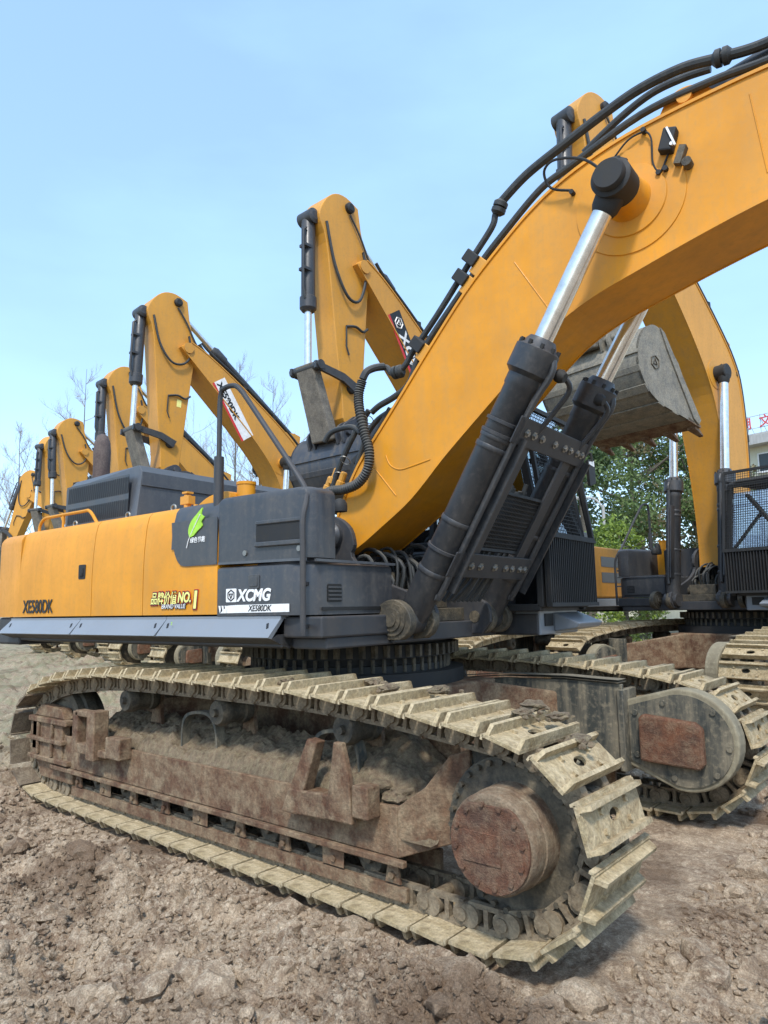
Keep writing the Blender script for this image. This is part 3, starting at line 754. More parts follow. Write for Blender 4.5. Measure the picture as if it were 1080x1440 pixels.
    e = U(); e.add([(1.4985, 1.515, 2.825), (1.4985, 1.63, 2.845), (1.4985, 1.635, 2.675), (1.4985, 1.545, 2.645)], [(0, 1, 2, 3)]); e.build('mirror_face', 'mirror', mi, fix=False)
    e = U(); e.add([(1.532, 1.505, 2.83), (1.532, 1.63, 2.855), (1.532, 1.632, 2.80), (1.532, 1.51, 2.81)], [(0, 1, 2, 3)]); e.build('mirror_cap', 'white', mi, fix=False)
    e = U(); e.tube(spline([(1.50, 1.50, 1.6), (1.50, 1.51, 2.1), (1.42, 1.50, 2.6), (1.38, 1.47, 2.82)], 5), .014, 8); e.build('door_rail', 'black', cb)
    # front step on the cab side
    e = U(); e.box(-.5, 1.36, .72, 1.48, 1.33, 1.53); e.add([(1.36, .98, 1.51), (1.36, 1.5, 1.51), (1.58, 1.5, 1.42), (1.58, .98, 1.42), (1.36, .98, 1.35), (1.36, 1.5, 1.35), (1.55, 1.5, 1.38), (1.55, .98, 1.38)], [(0, 1, 2, 3), (7, 6, 5, 4), (0, 4, 5, 1), (1, 5, 6, 2), (2, 6, 7, 3), (3, 7, 4, 0)]); e.build('cab_step', 'skirt', up, .012)
    e = U(); e.box(1.361, 1.37, .80, .95, 1.40, 1.50); e.build('step_hole', 'black', up)
    # boom foot cheeks, cylinder lugs and the clutter of pipes between
    b = U()
    for y in (VC-.40, VC+.34):
        b.prism(spl2([(-.35, 1.50), (-.25, 1.95), (-.02, 2.20), (.14, 2.28), (.30, 2.26), (.42, 2.17), (.46, 2.04), (.44, 1.95), (.62, 1.80), (1.0, 1.66), (1.16, 1.58), (1.18, 1.45)], 3)+[(1.1, 1.36), (-.35, 1.36)], y, y+.045)
    b.each('boom_bracket', 'charcoal', up, .006)
    for y0 in (VC-.44, VC+.34):
        b = U(); b.lathe((.26, y0, 2.12), (0, 1, 0), [(.07, -.03), (.085, -.02), (.10, 0), (.10, .10), (.07, .12)], 28); b.lathe((.26, y0-.02, 2.12), (0, -1, 0), [(.05, 0), (.05, .03), (.02, .035)], 16)
        b.build('pivot_boss', 'bolt' if False else 'cyl', up)
    for y0, y1 in ((VC-.71, VC-.64), (VC-.44, VC-.37), (VC+.37, VC+.44), (VC+.62, VC+.69)):
        b = U(); b.prism(spl2([(.80, 1.36), (.88, 1.52), (.96, 1.60), (1.06, 1.62), (1.15, 1.57), (1.19, 1.48), (1.16, 1.40), (1.10, 1.36)], 4), y0, y1)
        for rr, t in ((.105, .012), (.075, .024), (.045, .036)): b.cyl((1.045, y0-t, 1.49), (1.045, y1+t, 1.49), rr, n=28)
        b.build('cylinder_lug', 'muddark', up, .005)
    b = U()
    rnd = random.Random(3)
    for i in range(16):
        y = VC-.3+.6*i/15; x0 = rnd.uniform(.5, .8); z0 = rnd.uniform(1.5, 1.75)
        b.tube(spline([(x0, y, 1.48), (x0+rnd.uniform(-.08, .15), y+rnd.uniform(-.05, .05), z0+.2), (x0-.15, y+rnd.uniform(-.1, .1), z0+.32), (x0-.4, y+rnd.uniform(-.1, .1), 1.75+rnd.uniform(-.1, .15))], 5), rnd.choice((.012, .015, .018)), 8)
    b.build('hydraulic_hoses', 'hose', up)
    b = U(); b.box(-.25, .95, VC-.5, VC+.6, 1.46, 1.56); b.box(.1, .55, VC-.28, VC+.25, 1.56, 1.78); b.box(.62, .9, VC-.22, VC+.18, 1.56, 1.70); b.cyl((.75, VC-.3, 1.62), (.75, VC+.3, 1.62), .06, n=18)
    for i in range(6): b.cyl((.55, VC-.2+i*.08, 1.78), (.55, VC-.2+i*.08, 1.84), .02, n=8)
    b.build('valve_block', 'muddark', up, .008)
    b = U(); b.box(-.30, .0, VC-.40, VC+.58, 1.5, 2.25); b.build('tank_wall', 'charcoal', up, .02)
    # low front grille box between boom and cab
    b = U(); b.box(.2, 1.15, VC+.66, .74, 1.5, 2.05) ; b.build('pump_cover', 'charcoal', up, .02)
    return cb

def chain_hull(mb, prof_top, prof_bot, y0, y1): pass

# ------------------------------------------------------------------ the arm
def boom_cyl(root, MU, foot, pin, yc, length=1.82, main=False, guard=None):
    U = lambda: MB(MU)
    F = Vector((foot[0], yc, foot[1])); P = Vector((pin[0], yc, pin[1])); d = (P-F).normalized()
    b = U(); s = .10
    b.lathe(F, d, [(.09, .0), (.105, .05), (.105, length-.28), (.112, length-.27), (.112, length-.20), (.142, length-.17), (.142, length-.02), (.115, length), (.085, length+.05)], 32)
    for t in (.35, .72, 1.25, 1.32): b.lathe(F+d*t, d, [(.109, 0), (.112, .005), (.112, .03), (.109, .035)], 32)
    b.cyl(F+Vector((0, -.10, 0)), F+Vector((0, .10, 0)), .10, n=24)
    o = b.build('boom_cylinder', 'cyl', root)
    b = U()
    for k in range(10):
        a = 2*math.pi*k/10; Q = rotation_to(d); b.cyl(F+d*(length-.03)+Q@Vector((.126*math.cos(a), .126*math.sin(a), 0)), F+d*(length+.015)+Q@Vector((.126*math.cos(a), .126*math.sin(a), 0)), .013, n=6)
    b.each('gland_bolt', 'black', o)
    b = U(); b.cyl(F+d*(length), P-d*.05, .062, n=28); b.build('cylinder_rod', 'chrome', o)
    # supply pipe under the barrel
    side = d.cross(Vector((0, 1, 0))).normalized()
    if side.x < 0: side = -side
    b = U(); q = spline([F+d*.25+side*.10, F+d*.32+side*.125, F+d*1.5+side*.125, F+d*(length-.14)+side*.158, F+d*(length-.05)+side*.13], 4)
    b.tube(q, .022, 10); b.beam(F+d*.3+side*.13+Vector((0, .06, 0)), F+d*1.4+side*.13+Vector((0, .06, 0)), .02, .10, side); b.build('supply_pipe', 'cyl', o)
    b = U(); b.lathe(P+Vector((0, -.13, 0)), (0, 1, 0), [(.03, -.02), (.085, -.02), (.095, -.005), (.095, .02), (.118, .03), (.118, .19), (.10, .2)], 32); b.lathe(P-d*.18, d, [(.066, 0), (.08, .03), (.09, .12)], 24)
    b.cyl(P+Vector((0, -.1, 0))-d*-.1, P+Vector((0, -.02, 0))-d*-.13, .016, n=8)
    b.build('rod_eye', 'black', o)
    return o

def prof_boom(top, bot, root, MU, y0, y1, mat, name='boom', lip=.012):
    """box section from two (u, w) curves"""
    m = MB(MU); t = spl2(top, 4); b = spl2(bot, 4)
    m.prism(t+b[::-1], y0, y1)
    o = m.build(name, mat, root)
    e = MB(MU)
    for c, sgn in ((t, 1), (b, -1)):
        P = []
        for i in range(len(c)):
            a = Vector(c[max(i-1, 0)]); z = Vector(c[min(i+1, len(c)-1)]); d = (z-a).normalized(); n = Vector((-d.y, d.x))*sgn
            p = Vector(c[i]); P.append((p-n*.014, p+n*.006))
        for y, yy in ((y0-lip, y0-.0005), (y1+.0005, y1+lip)):
            vs = []
            for q, r in P: vs += [(q.x, y, q.y), (r.x, y, r.y), (q.x, yy, q.y), (r.x, yy, r.y)]
            fs = []
            for i in range(len(P)-1):
                k = i*4; fs += [(k, k+4, k+5, k+1), (k+2, k+3, k+7, k+6), (k, k+2, k+6, k+4), (k+1, k+5, k+7, k+3)]
            n_ = len(vs)-4; fs += [(0, 1, 3, 2), (n_, n_+2, n_+3, n_+1)]
            e.add(vs, fs)
    e.build('flange', mat, o)
    return o

def stick_and_bucket(root, MU, pin, a, bmat='bucket', smat='yellow_old', by=.0, scale=1., bang=0, mark=False, cylmat='cyl', var=0):
    """pin: boom tip (u, w); a: stick tilt (rad, + = tip forward)"""
    L_ = Matrix.Translation((pin[0], VC, pin[1])) @ Matrix.Rotation(-a, 4, 'Y') @ Matrix(((scale, 0, 0, 0), (0, 1, 0, 0), (0, 0, -scale, 0), (0, 0, 0, 1)))
    T = MU @ L_
    S = lambda: MB(T)
    s = S()
    poly = spl2([(.05, -.95), (.30, -1.02), (.52, -.98), (.70, -.82), (.82, -.58), (.80, -.42), (.68, -.15), (.56, .6), (.44, 1.4), (.32, 2.1)], 3)+spl2([(.30, 2.36), (.2, 2.5), (.05, 2.52), (-.05, 2.42), (-.08, 2.1), (-.13, 1.2), (-.18, .4), (-.22, .12), (-.21, -.12), (-.12, -.3), (-.02, -.6)], 3)
    s.prism(poly, -.20, .20); st = s.build('stick', smat, root, .012)
    e = S()
    for (x, z) in ((.0, .0), (.25, -.86), (.08, 2.40), (.16, 1.9)): e.lathe((x, -.25, z), (0, 1, 0), [(.05, -.02), (.08, 0), (.08, .5), (.05, .52)], 20)
    e.each('stick_pin', 'black', st)
    rv = random.Random(var); sg = rv.uniform(-.14, .16)
    e = S(); e.tube(spline([(.7, .21, -.45), (.55, .24, .1+sg*.5), (.3, .26, .45+sg), (.05, .26, .42+sg), (-.08, .26, .1), (-.02, .26, -.2), (.0, .26, -.25)], 5), .022, 8)
    e.tube(spline([(.25, .23, -.75), (.05, .24, -.5), (-.14, .24, -.2), (-.3, .24, .0)], 4), .016, 6)
    e.tube(spline([(.28, .22, 1.0), (.1, .23, .95), (-.05, .23, .98), (-.16, .22, .9)], 4), .02, 6); e.tube([(.28, .22, 1.0), (.28, .225, 1.3), (.22, .225, 1.42)], .012, 6)
    e.each('stick_hose', 'hose', st)
    if var in (1, 3): e = S(); e.prism(rrect(.0, .09, 1.12+sg, 1.26+sg, .005), .2015, .203); e.build('sticker', 'cream', st)
    # bucket cylinder on the front of the stick
    A = Vector((.86, 0, -.50)); B = Vector((.80, 0, 1.74)); d = (B-A).normalized()
    e = S(); e.lathe(A, d, [(.07, 0), (.10, .05), (.10, 1.18), (.12, 1.2), (.12, 1.36), (.09, 1.4)], 20)
    e.tube([A+d*.2+Vector((.1, .06, 0)), A+d*.25+Vector((.15, .06, 0)), A+d*1.1+Vector((.15, .06, 0)), A+d*1.25+Vector((.1, .05, 0))], .022, 6)
    for t in (.45, .8): e.box(.85, .99, -.03, .10, A.z+t, A.z+t+.04)
    e.lathe(A+Vector((0, -.15, 0)), (0, 1, 0), [(.06, 0), (.11, .02), (.11, .28), (.06, .3)], 18)
    bc = e.build('bucket_cylinder', cylmat, root)
    e = S(); e.cyl(A+d*1.38, B, .05, n=16); e.build('cylinder_rod', 'chrome', bc)
    e = S()
    for y in (-.27, .23):
        e.sheet([[(p.x, y, p.z-.05), (p.x, y, p.z+.05)] for p in spline([(.12, 0, 1.9), (.35, 0, 1.80), (.6, 0, 1.78), (.84, 0, 1.76)], 4)])
        e.prism([(.06, 1.84), (.35, 1.74), (.6, 1.72), (.9, 1.70), (.9, 1.80), (.6, 1.83), (.36, 1.86), (.12, 1.97)], y, y+.045)
    e.cyl((.82, -.3, 1.74), (.82, .3, 1.74), .065, n=16)
    e.build('tipping_link', 'cyl', root)
    e = S()
    e.add([(.74, -.17, 1.70), (.9, -.17, 1.70), (.9, .17, 1.70), (.74, .17, 1.70), (.36, -.2, 2.68), (.52, -.2, 2.72), (.52, .2, 2.72), (.36, .2, 2.68)], [(0, 1, 2, 3), (7, 6, 5, 4), (0, 4, 5, 1), (1, 5, 6, 2), (2, 6, 7, 3), (3, 7, 4, 0)])
    e.build('bucket_link', 'linkgrey', root, .02)
    # bucket
    H = T @ Matrix.Translation((.08, 0, 2.40)) @ Matrix.Rotation(bang, 4, 'Y')
    H = H @ Matrix.Scale(.84, 4, (1, 0, 0)) @ Matrix.Scale(.80, 4, (0, 0, 1))
    shell = spl2([(-.15, .12), (.02, .10), (.22, .20), (.38, .42), (.44, .70), (.38, .97), (.18, 1.22), (-.15, 1.36), (-.65, 1.42), (-1.12, 1.47)], 4)
    W = .76
    b = MB(H)
    inn = []
    for i, p in enumerate(shell):
        a_ = Vector(shell[max(i-1, 0)]); z_ = Vector(shell[min(i+1, len(shell)-1)]); d_ = (z_-a_).normalized(); n_ = Vector((-d_.y, d_.x))
        q = Vector(p)+n_*.03; inn.append((q.x, q.y))
    m_ = len(shell)
    for c in (shell, inn): b.add([(x, y, z) for x, z in c for y in (-W, W)], [(2*i, 2*i+1, 2*i+3, 2*i+2) for i in range(m_-1)], True)
    b.add([(shell[0][0], -W, shell[0][1]), (shell[0][0], W, shell[0][1]), (inn[0][0], W, inn[0][1]), (inn[0][0], -W, inn[0][1])], [(0, 1, 2, 3)])
    for y in (-W, W-.035):
        b.prism(shell+[(-1.12, 1.40), (-.62, .55)], y, y+.035)
    bk = b.build('bucket', bmat, root, 0)
    e = MB(H)
    for y in (-W-.02, W-.03):      # side cutters along the opening edge
        e.prism([(-.12, .10), (-.24, .16), (-1.18, 1.38), (-1.12, 1.47), (-.98, 1.40), (-.30, .42)], y, y+.05)
    e.each('side_cutter', bmat, bk, .006)
    e = MB(H); e.prism([(-1.20, 1.455), (-.85, 1.40), (-.85, 1.45), (-1.20, 1.50)], -W, W)
    e.build('cutting_lip', 'frame', bk)
    for i in range(5):
        y = -W+.08+(2*W-.16)*i/4; e = MB(H)
        e.add([(-1.08, y-.06, 1.42), (-1.08, y+.06, 1.42), (-1.08, y+.06, 1.53), (-1.08, y-.06, 1.53), (-1.38, y-.03, 1.57), (-1.38, y+.03, 1.57), (-1.38, y+.03, 1.60), (-1.38, y-.03, 1.60)], [(0, 1, 2, 3), (7, 6, 5, 4), (0, 4, 5, 1), (1, 5, 6, 2), (2, 6, 7, 3), (3, 7, 4, 0)])
        e.build('bucket_tooth', 'frame', bk, .008)
    e = MB(H)
    for t0, t1 in (((.44, .62), (.445, .68)), ((.42, .86), (.38, .95)), ((.28, 1.13), (.18, 1.225)), ((-.05, 1.335), (-.2, 1.37)), ((-.42, 1.395), (-.58, 1.415))):
        (x0, z0), (x1, z1) = t0, t1; dx, dz = x1-x0, z1-z0; l = math.hypot(dx, dz); nx, nz = -dz/l, dx/l
        if nx*(x0+.3)+nz*(z0-.7) < 0: nx, nz = -nx, -nz
        e.prism([(x0, z0), (x1, z1), (x1+nx*.022, z1+nz*.022), (x0+nx*.022, z0+nz*.022)], -W, W)
    e.each('wear_strip', bmat, bk, .004)
    e = MB(H)
    for y in (-.36, -.25, .22, .33):
        e.prism(spl2([(-.14, .18), (-.15, .0), (-.06, -.11), (.06, -.11), (.2, .0), (.40, .12), (.48, .28), (.42, .46)], 3)+[(.1, .22)], y, y+.035)
    e.cyl((0, -.42, 0), (0, .42, 0), .06, n=16); e.cyl((.36, -.42, .26), (.36, .42, .26), .05, n=16)
    e.build('bucket_ear', 'bucketdark' if bmat != 'bucket' else bmat, bk)
    if mark:
        e = MB(H)
        hx = [(.02+.11*math.cos(R_(60*i+30)), .72+.11*math.sin(R_(60*i+30))) for i in range(6)]
        e.tube([(x, W+.006, z) for x, z in hx], .008, 5, closed=True); e.tube([(x, W+.006, z) for x, z in ((-.03, .75), (.07, .75), (.02, .66))], .007, 5, closed=True)
        e.build('cast_mark', 'muddark', bk)
    return st
def arm(root, MU, F=(.26, 2.12), T=(3.0, 6.4), a=0., bmat='bucketdark', mat='yellow_old', bang=0, decal=None, mark=False, pin_t=.45, cyl_y=.5, stick_scale=1., var=0):
    """boom from foot pin F to tip pin T, stick hanging from T"""
    F = Vector(F); T = Vector(T); D = T-F; Ln = D.length; d = D/Ln; n = Vector((-d.y, d.x))
    if n.y < 0: n = -n
    # the knee of the boom points up and back
    cl = [(-.012, -.01), (.06, .045), (.2, .115), (.36, .17), (.46, .18), (.6, .15), (.8, .085), (.95, .03), (1.015, 0)]
    th = [.022, .042, .062, .078, .08, .07, .055, .038, .026]
    top = [F+d*(t*Ln)+n*((c+h)*Ln) for (t, c), h in zip(cl, th)]; bot = [F+d*(t*Ln)+n*((c-h)*Ln) for (t, c), h in zip(cl, th)]
    bo = prof_boom([tuple(p) for p in top], [tuple(p) for p in bot], root, MU, VC-.29, VC+.29, mat)
    pin = F+d*(pin_t*Ln)+n*(.15*Ln)
    for y, s in ((VC-cyl_y, -1), (VC+cyl_y, 1)):
        boom_cyl(root, MU, (1.045, 1.49), tuple(pin), y)
    e = MB(MU)
    for s in (-1, 1): e.cyl((pin.x, VC+s*.292, pin.y), (pin.x, VC+s*(cyl_y-.14), pin.y), .10, n=24); e.cyl((pin.x, VC+s*.2905, pin.y), (pin.x, VC+s*.297, pin.y), .24, n=32)
    for s in (-1, 1): e.cyl((T.x, VC+s*.2, T.y), (T.x, VC+s*.32, T.y), .10, n=20)
    e.each('pin_boss', mat, bo)
    # hose runs along the top
    for k, y in enumerate((VC-.26, VC-.18, VC+.16, VC+.26)):
        pts = [(F+d*(t*Ln)+n*((c+h)*Ln+.06+.03*(k % 2))) for (t, c), h in list(zip(cl, th))[1:8]]
        e = MB(MU); e.tube(spline([(p.x, y, p.y) for p in pts]+[((T+n*.35).x, y, (T+n*.35).y)], 5), .025 if k % 2 else .034, 8)
        e.build('boom_hose', 'hose', bo)
    e = MB(MU)
    for t, c, h in ((.25, .135, .068), (.42, .178, .08), (.62, .145, .068), (.78, .095, .056)):
        p = F+d*(t*Ln)+n*((c+h)*Ln+.03); e.box(p.x-.04, p.x+.04, VC-.3, VC+.3, p.y-.03, p.y+.07)
    e.each('hose_clamp', 'black', bo)
    # stick cylinder on top of the boom
    A = F+d*(.50*Ln)+n*(.30*Ln)
    tail = Matrix.Rotation(a, 2) @ Vector((.25*stick_scale, .86*stick_scale)); B = T+tail
    e = MB(MU); A3 = Vector((A.x, VC, A.y)); B3 = Vector((B.x, VC, B.y)); dd = (B3-A3).normalized(); l = (B3-A3).length
    e.lathe(A3, dd, [(.07, 0), (.095, .05), (.095, l*.6), (.115, l*.61), (.115, l*.68), (.08, l*.7)], 20); e.cyl(A3-Vector((0, .14, 0)), A3+Vector((0, .14, 0)), .09, n=18)
    sc = e.build('stick_cylinder', 'cyl', root)
    e = MB(MU); e.cyl(A3+dd*l*.68, B3, .05, n=16); e.build('cylinder_rod', 'chrome', sc)
    e = MB(MU)
    p0 = F+d*(.40*Ln)+n*(.235*Ln); p1 = F+d*(.58*Ln)+n*(.21*Ln)
    for y in (VC-.17, VC+.13): e.prism([tuple(p0), tuple(A+d*-.12), tuple(A+n*.1), tuple(A+d*.12), tuple(p1)], y, y+.04)
    e.each('cylinder_mount', mat, bo)
    if decal:
        t0, txt = decal; c0 = F+d*((t0+.30)*Ln)+n*(.055*Ln)
        e = MB(MU); a0 = c0-n*.02*Ln; ex = -d
        q = [a0+ex*0, a0+ex*1.25, a0+ex*1.25+n*.27, a0+n*.27]
        e.add([(p.x, VC+.2925, p.y) for p in q], [(0, 1, 2, 3)]); dc = e.build('decal', txt[1], bo, fix=False)
        e = MB(MU); q = [a0-n*.05, a0+ex*1.25-n*.05, a0+ex*1.25, a0]
        e.add([(p.x, VC+.2925, p.y) for p in q], [(0, 1, 2, 3)]); e.build('decal_stripe', 'red', bo, fix=False)
        lettering('decal_lettering', txt[0], .27 if txt[3] else .17, txt[2], bo, MU @ Vector(((a0+ex*(.34 if txt[3] else .05)).x, VC+.294, (a0+ex*(.34 if txt[3] else .05)).y+.0)) + (MU.to_3x3() @ Vector((n.x, 0, n.y)))*.04, MU.to_3x3() @ Vector((ex.x, 0, ex.y)), MU.to_3x3() @ Vector((n.x, 0, n.y)), .008, sx=1.1)
        if txt[3]:
            e = MB(MU); c1 = a0+ex*.18+n*.135
            e.tube([(c1.x+(d*.09*math.cos(R_(t))+n*.09*math.sin(R_(t))).x, VC+.296, c1.y+(d*.09*math.cos(R_(t))+n*.09*math.sin(R_(t))).y) for t in range(0, 360, 60)], .012, 4, closed=True)
            e.tube([(c1.x+(d*.05*math.cos(R_(t))+n*.05*math.sin(R_(t))).x, VC+.296, c1.y+(d*.05*math.cos(R_(t))+n*.05*math.sin(R_(t))).y) for t in (30, 150, 270)], .012, 4, closed=True)
            e.build('decal_mark', txt[2], bo)
    stick_and_bucket(root, MU, tuple(T), a, bmat, mat, bang=bang, mark=mark, scale=stick_scale, var=var)
    return bo
# poses of the machines in the row: (x, y, z, heading x, heading y, scale), boom tip, stick tilt ...
RPOS = (-.98, 8.95, .12, -.22, -.97, 1.0)
R_T = (2.72, 7.36); R_A = 4; R_B = 0
LOGO = ('XCMG', 'blackdecal', 'white', True); LAB = ('XE580DK', 'white', 'blackdecal', False)
ROW = [((-4.81, 7.6, .12, -.03, -1, 1.0), (2.95, 6.45), 2, 'bucketdark', 'yellow_old', (.55, LOGO), 0),
       ((-9.1, 7.7, .10, -.1, -.99, 1.0), (3.0, 6.40), 4, 'bucketdark', 'yellow_old', (.55, LAB), 0),
       ((-13.4, 9.2, .08, -.05, -1, 1.0), (3.0, 6.35), 2, 'bucketdark', 'yellow_old', None, 0),
       ((-18.9, 10.6, .08, -.05, -1, 1.0), (3.0, 6.40), 0, 'bucketdark', 'yellow_old', None, 0),
       ((-23.7, 11.7, .1, .25, -.97, 1.0), (3.0, 6.7), 3, 'bucketdark', 'yellow_old', None, 0),
       ((-24.6, 12.1, .1, -.9, -.45, 1.0), (4.3, 6.4), 22, 'bucketdark', 'yellow_old', None, 0)]

# ================================================================== the near machine
ROOT = empty('excavator', (-2.235, 1.6, 0))
tag(ROOT, 'nearest big yellow excavator with muddy tracks, filling the foreground', 'excavator', 'excavators parked in the yard')
undercarriage(ROOT, True, True)
MU = Matrix.Rotation(R_(2.5), 4, 'Z')
CAB = upper(ROOT, MU, True)
U = lambda: MB(MU)
def Ru(v): return MU.to_3x3() @ Vector(v)
def Pu(v): return MU @ Vector(v)
# boom, traced in real units
top = [(.19, 2.28), (.24, 2.38), (.40, 2.66), (.64, 2.93), (.85, 3.165), (1.11, 3.46), (1.42, 3.79), (1.70, 4.03), (1.95, 4.215), (2.2, 4.345), (2.49, 4.435), (2.75, 4.48), (3.12, 4.51), (3.5, 4.52), (4.3, 4.49), (5.1, 4.40), (5.6, 4.30), (5.78, 4.14)]
bot = [(.17, 2.06), (.27, 1.985), (.42, 2.045), (.62, 2.165), (.91, 2.355), (1.20, 2.62), (1.45, 2.83), (1.71, 3.045), (1.93, 3.24), (2.12, 3.38), (2.35, 3.485), (2.62, 3.565), (3.0, 3.67), (3.4, 3.76), (4.2, 3.90), (5.0, 3.99), (5.5, 4.0), (5.70, 4.02)]
BY0, BY1 = -.37, .15
BOOM = prof_boom(top, bot, ROOT, MU, BY0, BY1, 'yellow')
e = U()
e.tube([(1.81, BY0-.001, 3.885), (2.05, BY0-.001, 3.47)], .004, 6); e.tube([(.55, BY0-.001, 2.65), (.77, BY0-.001, 2.39)], .005, 6)
e.tube(spline([(.68, BY0-.001, 2.71), (.72, BY0-.001, 2.63), (.80, BY0-.001, 2.585), (.90, BY0-.001, 2.59), (1.08, BY0-.001, 2.62)], 5), .005, 6)
e.tube(spline([(3.3, BY0-.001, 4.4), (3.35, BY0-.001, 3.9)], 5), .004, 6)
e.each('weld_seam', 'yellow', BOOM)
PIN = (2.60, 4.02)
e = U(); 
for s, y in ((-1, BY0), (1, BY1)):
    e.lathe((PIN[0], y, PIN[1]), (0, s, 0), [(.34, -.005), (.335, .008), (.23, .012), (.225, .022), (.14, .03), (.12, .10), (.12, .17)], 56)
e.each('pin_boss', 'yellow', BOOM)
# boom-top lug
e = U()
for y in (BY0+.12, BY1-.16): e.prism([(2.72, 4.40)]+spl2([(2.74, 4.50), (2.83, 4.66), (2.93, 4.705), (3.04, 4.67), (3.12, 4.58), (3.2, 4.50)], 4)+[(3.22, 4.40)], y, y+.05)
e.cyl((2.94, BY0+.08, 4.62), (2.94, BY1-.08, 4.62), .045, n=16)
e.each('cylinder_mount', 'yellow', BOOM, .006)
# stick cylinder lying on the boom top beyond the lug
e = U(); A3 = Vector((2.94, VC, 4.62)); B3 = Vector((5.55, VC, 5.12)); dd = (B3-A3).normalized()
e.lathe(A3+dd*.1, dd, [(.06, 0), (.11, .05), (.11, 1.7), (.135, 1.72), (.135, 1.85), (.1, 1.88)], 24); sc = e.build('stick_cylinder', 'cyl', ROOT)
e = U(); e.cyl(A3+dd*1.9, B3, .055, n=18); e.build('cylinder_rod', 'chrome', sc)
# both boom cylinders
for yc in (-.60, .42):
    boom_cyl(ROOT, MU, (1.045, 1.49), PIN, yc, 1.95, True)
# link plates with bolts between the two barrels
e = U(); d_ = (Vector((PIN[0], 0, PIN[1]))-Vector((1.045, 0, 1.49))).normalized(); n_ = Vector((d_.z, 0, -d_.x))
def on(t, s, y): v = Vector((1.045, y, 1.49))+d_*t+n_*s; return v
def plate(e, t0, t1, s, y0, y1, th=.012):
    a = [on(t0, s, y0), on(t1, s, y0), on(t1, s, y1), on(t0, s, y1)]; b = [p+n_*th for p in a]
    e.add(a+b, [(0, 1, 2, 3), (7, 6, 5, 4), (0, 4, 5, 1), (1, 5, 6, 2), (2, 6, 7, 3), (3, 7, 4, 0)])
plate(e, 1.35, 1.53, .125, -.66, .46); plate(e, .40, .58, .125, -.66, .46)
GP = e.each('link_plate', 'charcoal', ROOT, .006)[0]
e = U()
for t in (1.44, .49):
    for y in (-.52, -.42, -.30, -.10, .06, .16, .28, .36): e.lathe(on(t, .137, y), n_, [(.030, 0), (.030, .006), (.019, .007), (.017, .02)], 6)
e.each('plate_bolt', 'bolt', GP)
for y in (-.60, .42):
    e = U()
    for t in (.52, 1.35, 1.43): e.lathe(on(t, 0, y), d_, [(.108, 0), (.116, .002), (.116, .022), (.108, .024)], 30)
    e.each('barrel_strap', 'charcoal', GP)
# guard strips and screen between the barrels
e = U()
for y0, y1 in ((-.47, -.36), (.18, .30)):
    plate(e, .5, 1.45, .10, y0, y1, .02)
e.each('guard_strip', 'charcoal', GP)
e = U(); O = on(.60, .09, -.36); lattice(e, O, (0, 1, 0), d_, .56, .42, 26, 14, .007)
for t in (.60, 1.02): e.beam(on(t, .09, -.36), on(t, .09, .2), .03, .02)
e.build('hose_screen', 'black', GP)
e = U(); rnd = random.Random(8)
for i in range(9):
    y = -.34+i*.06; e.tube(spline([on(.15, .02, y), on(.4, .06+rnd.uniform(-.04, .02), y+.03), on(.7, .05, y+rnd.uniform(-.05, .05)), on(1.0+.1*rnd.random(), .0, y*.6)], 5), .017, 8)
e.build('cylinder_hoses', 'hose', ROOT)
for y in (-.42, .24):
    e = U(); e.tube(spline([on(1.86, .13, y-.05), on(1.80, .2, y+.04), on(1.62, .16, y+.06), on(1.45, .12, y+.05)], 5), .018, 8); e.build('gland_pipe', 'cyl', ROOT)
    e = U(); e.lathe(on(1.84, .14, y-.08), n_, [(.04, 0), (.045, .03), (.03, .06)], 12); e.build('pipe_joint', 'black', ROOT)
# sensor, limit switch, grease pipes on the boom side
e = U(); Q = Matrix.Rotation(R_(20), 3, 'Y')
e.box(2.82, 2.90, BY0-.07, BY0-.0, 4.22, 4.36, rot=Matrix.Rotation(R_(18), 3, 'Y')); sn = e.build('boom_lamp', 'black', ROOT, .01)
e = U(); e.box(2.90, 2.94, BY0-.05, BY0, 4.12, 4.23, rot=Matrix.Rotation(R_(22), 3, 'Y')); e.cyl((2.955, BY0-.06, 4.11), (2.955, BY0, 4.11), .028, n=12); e.build('lamp_bracket', 'muddark', sn)
e = U(); e.beam((2.865, BY0-.074, 4.355), (2.905, BY0-.074, 4.225), .010, .012); e.cyl((2.885, BY0-.075, 4.245), (2.885, BY0-.06, 4.245), .012, n=10); e.build('lamp_edge', 'white', sn)
e = U()
e.tube(spline([(2.54, BY0-.12, 4.13), (2.40, BY0-.16, 4.30), (2.2, BY0-.14, 4.40), (2.10, BY0-.10, 4.38), (2.12, BY0-.05, 4.28), (2.25, BY0-.03, 4.22)], 6), .009, 6)
e.tube(spline([(2.50, BY0-.02, 4.30), (2.62, BY0-.03, 4.40), (2.72, BY0-.02, 4.42), (2.76, BY0-.02, 4.36), (2.76, BY0-.02, 4.20), (2.80, BY0-.02, 4.13), (2.86, BY0-.02, 4.24)], 6), .006, 6)
for x, z in ((2.25, 4.21), (2.50, 4.28), (2.56, 4.31), (2.72, 4.43), (2.79, 4.12), (2.83, 4.13)): e.cyl((x, BY0-.04, z), (x, BY0, z), .016, n=8)
e.build('grease_line', 'black', BOOM)
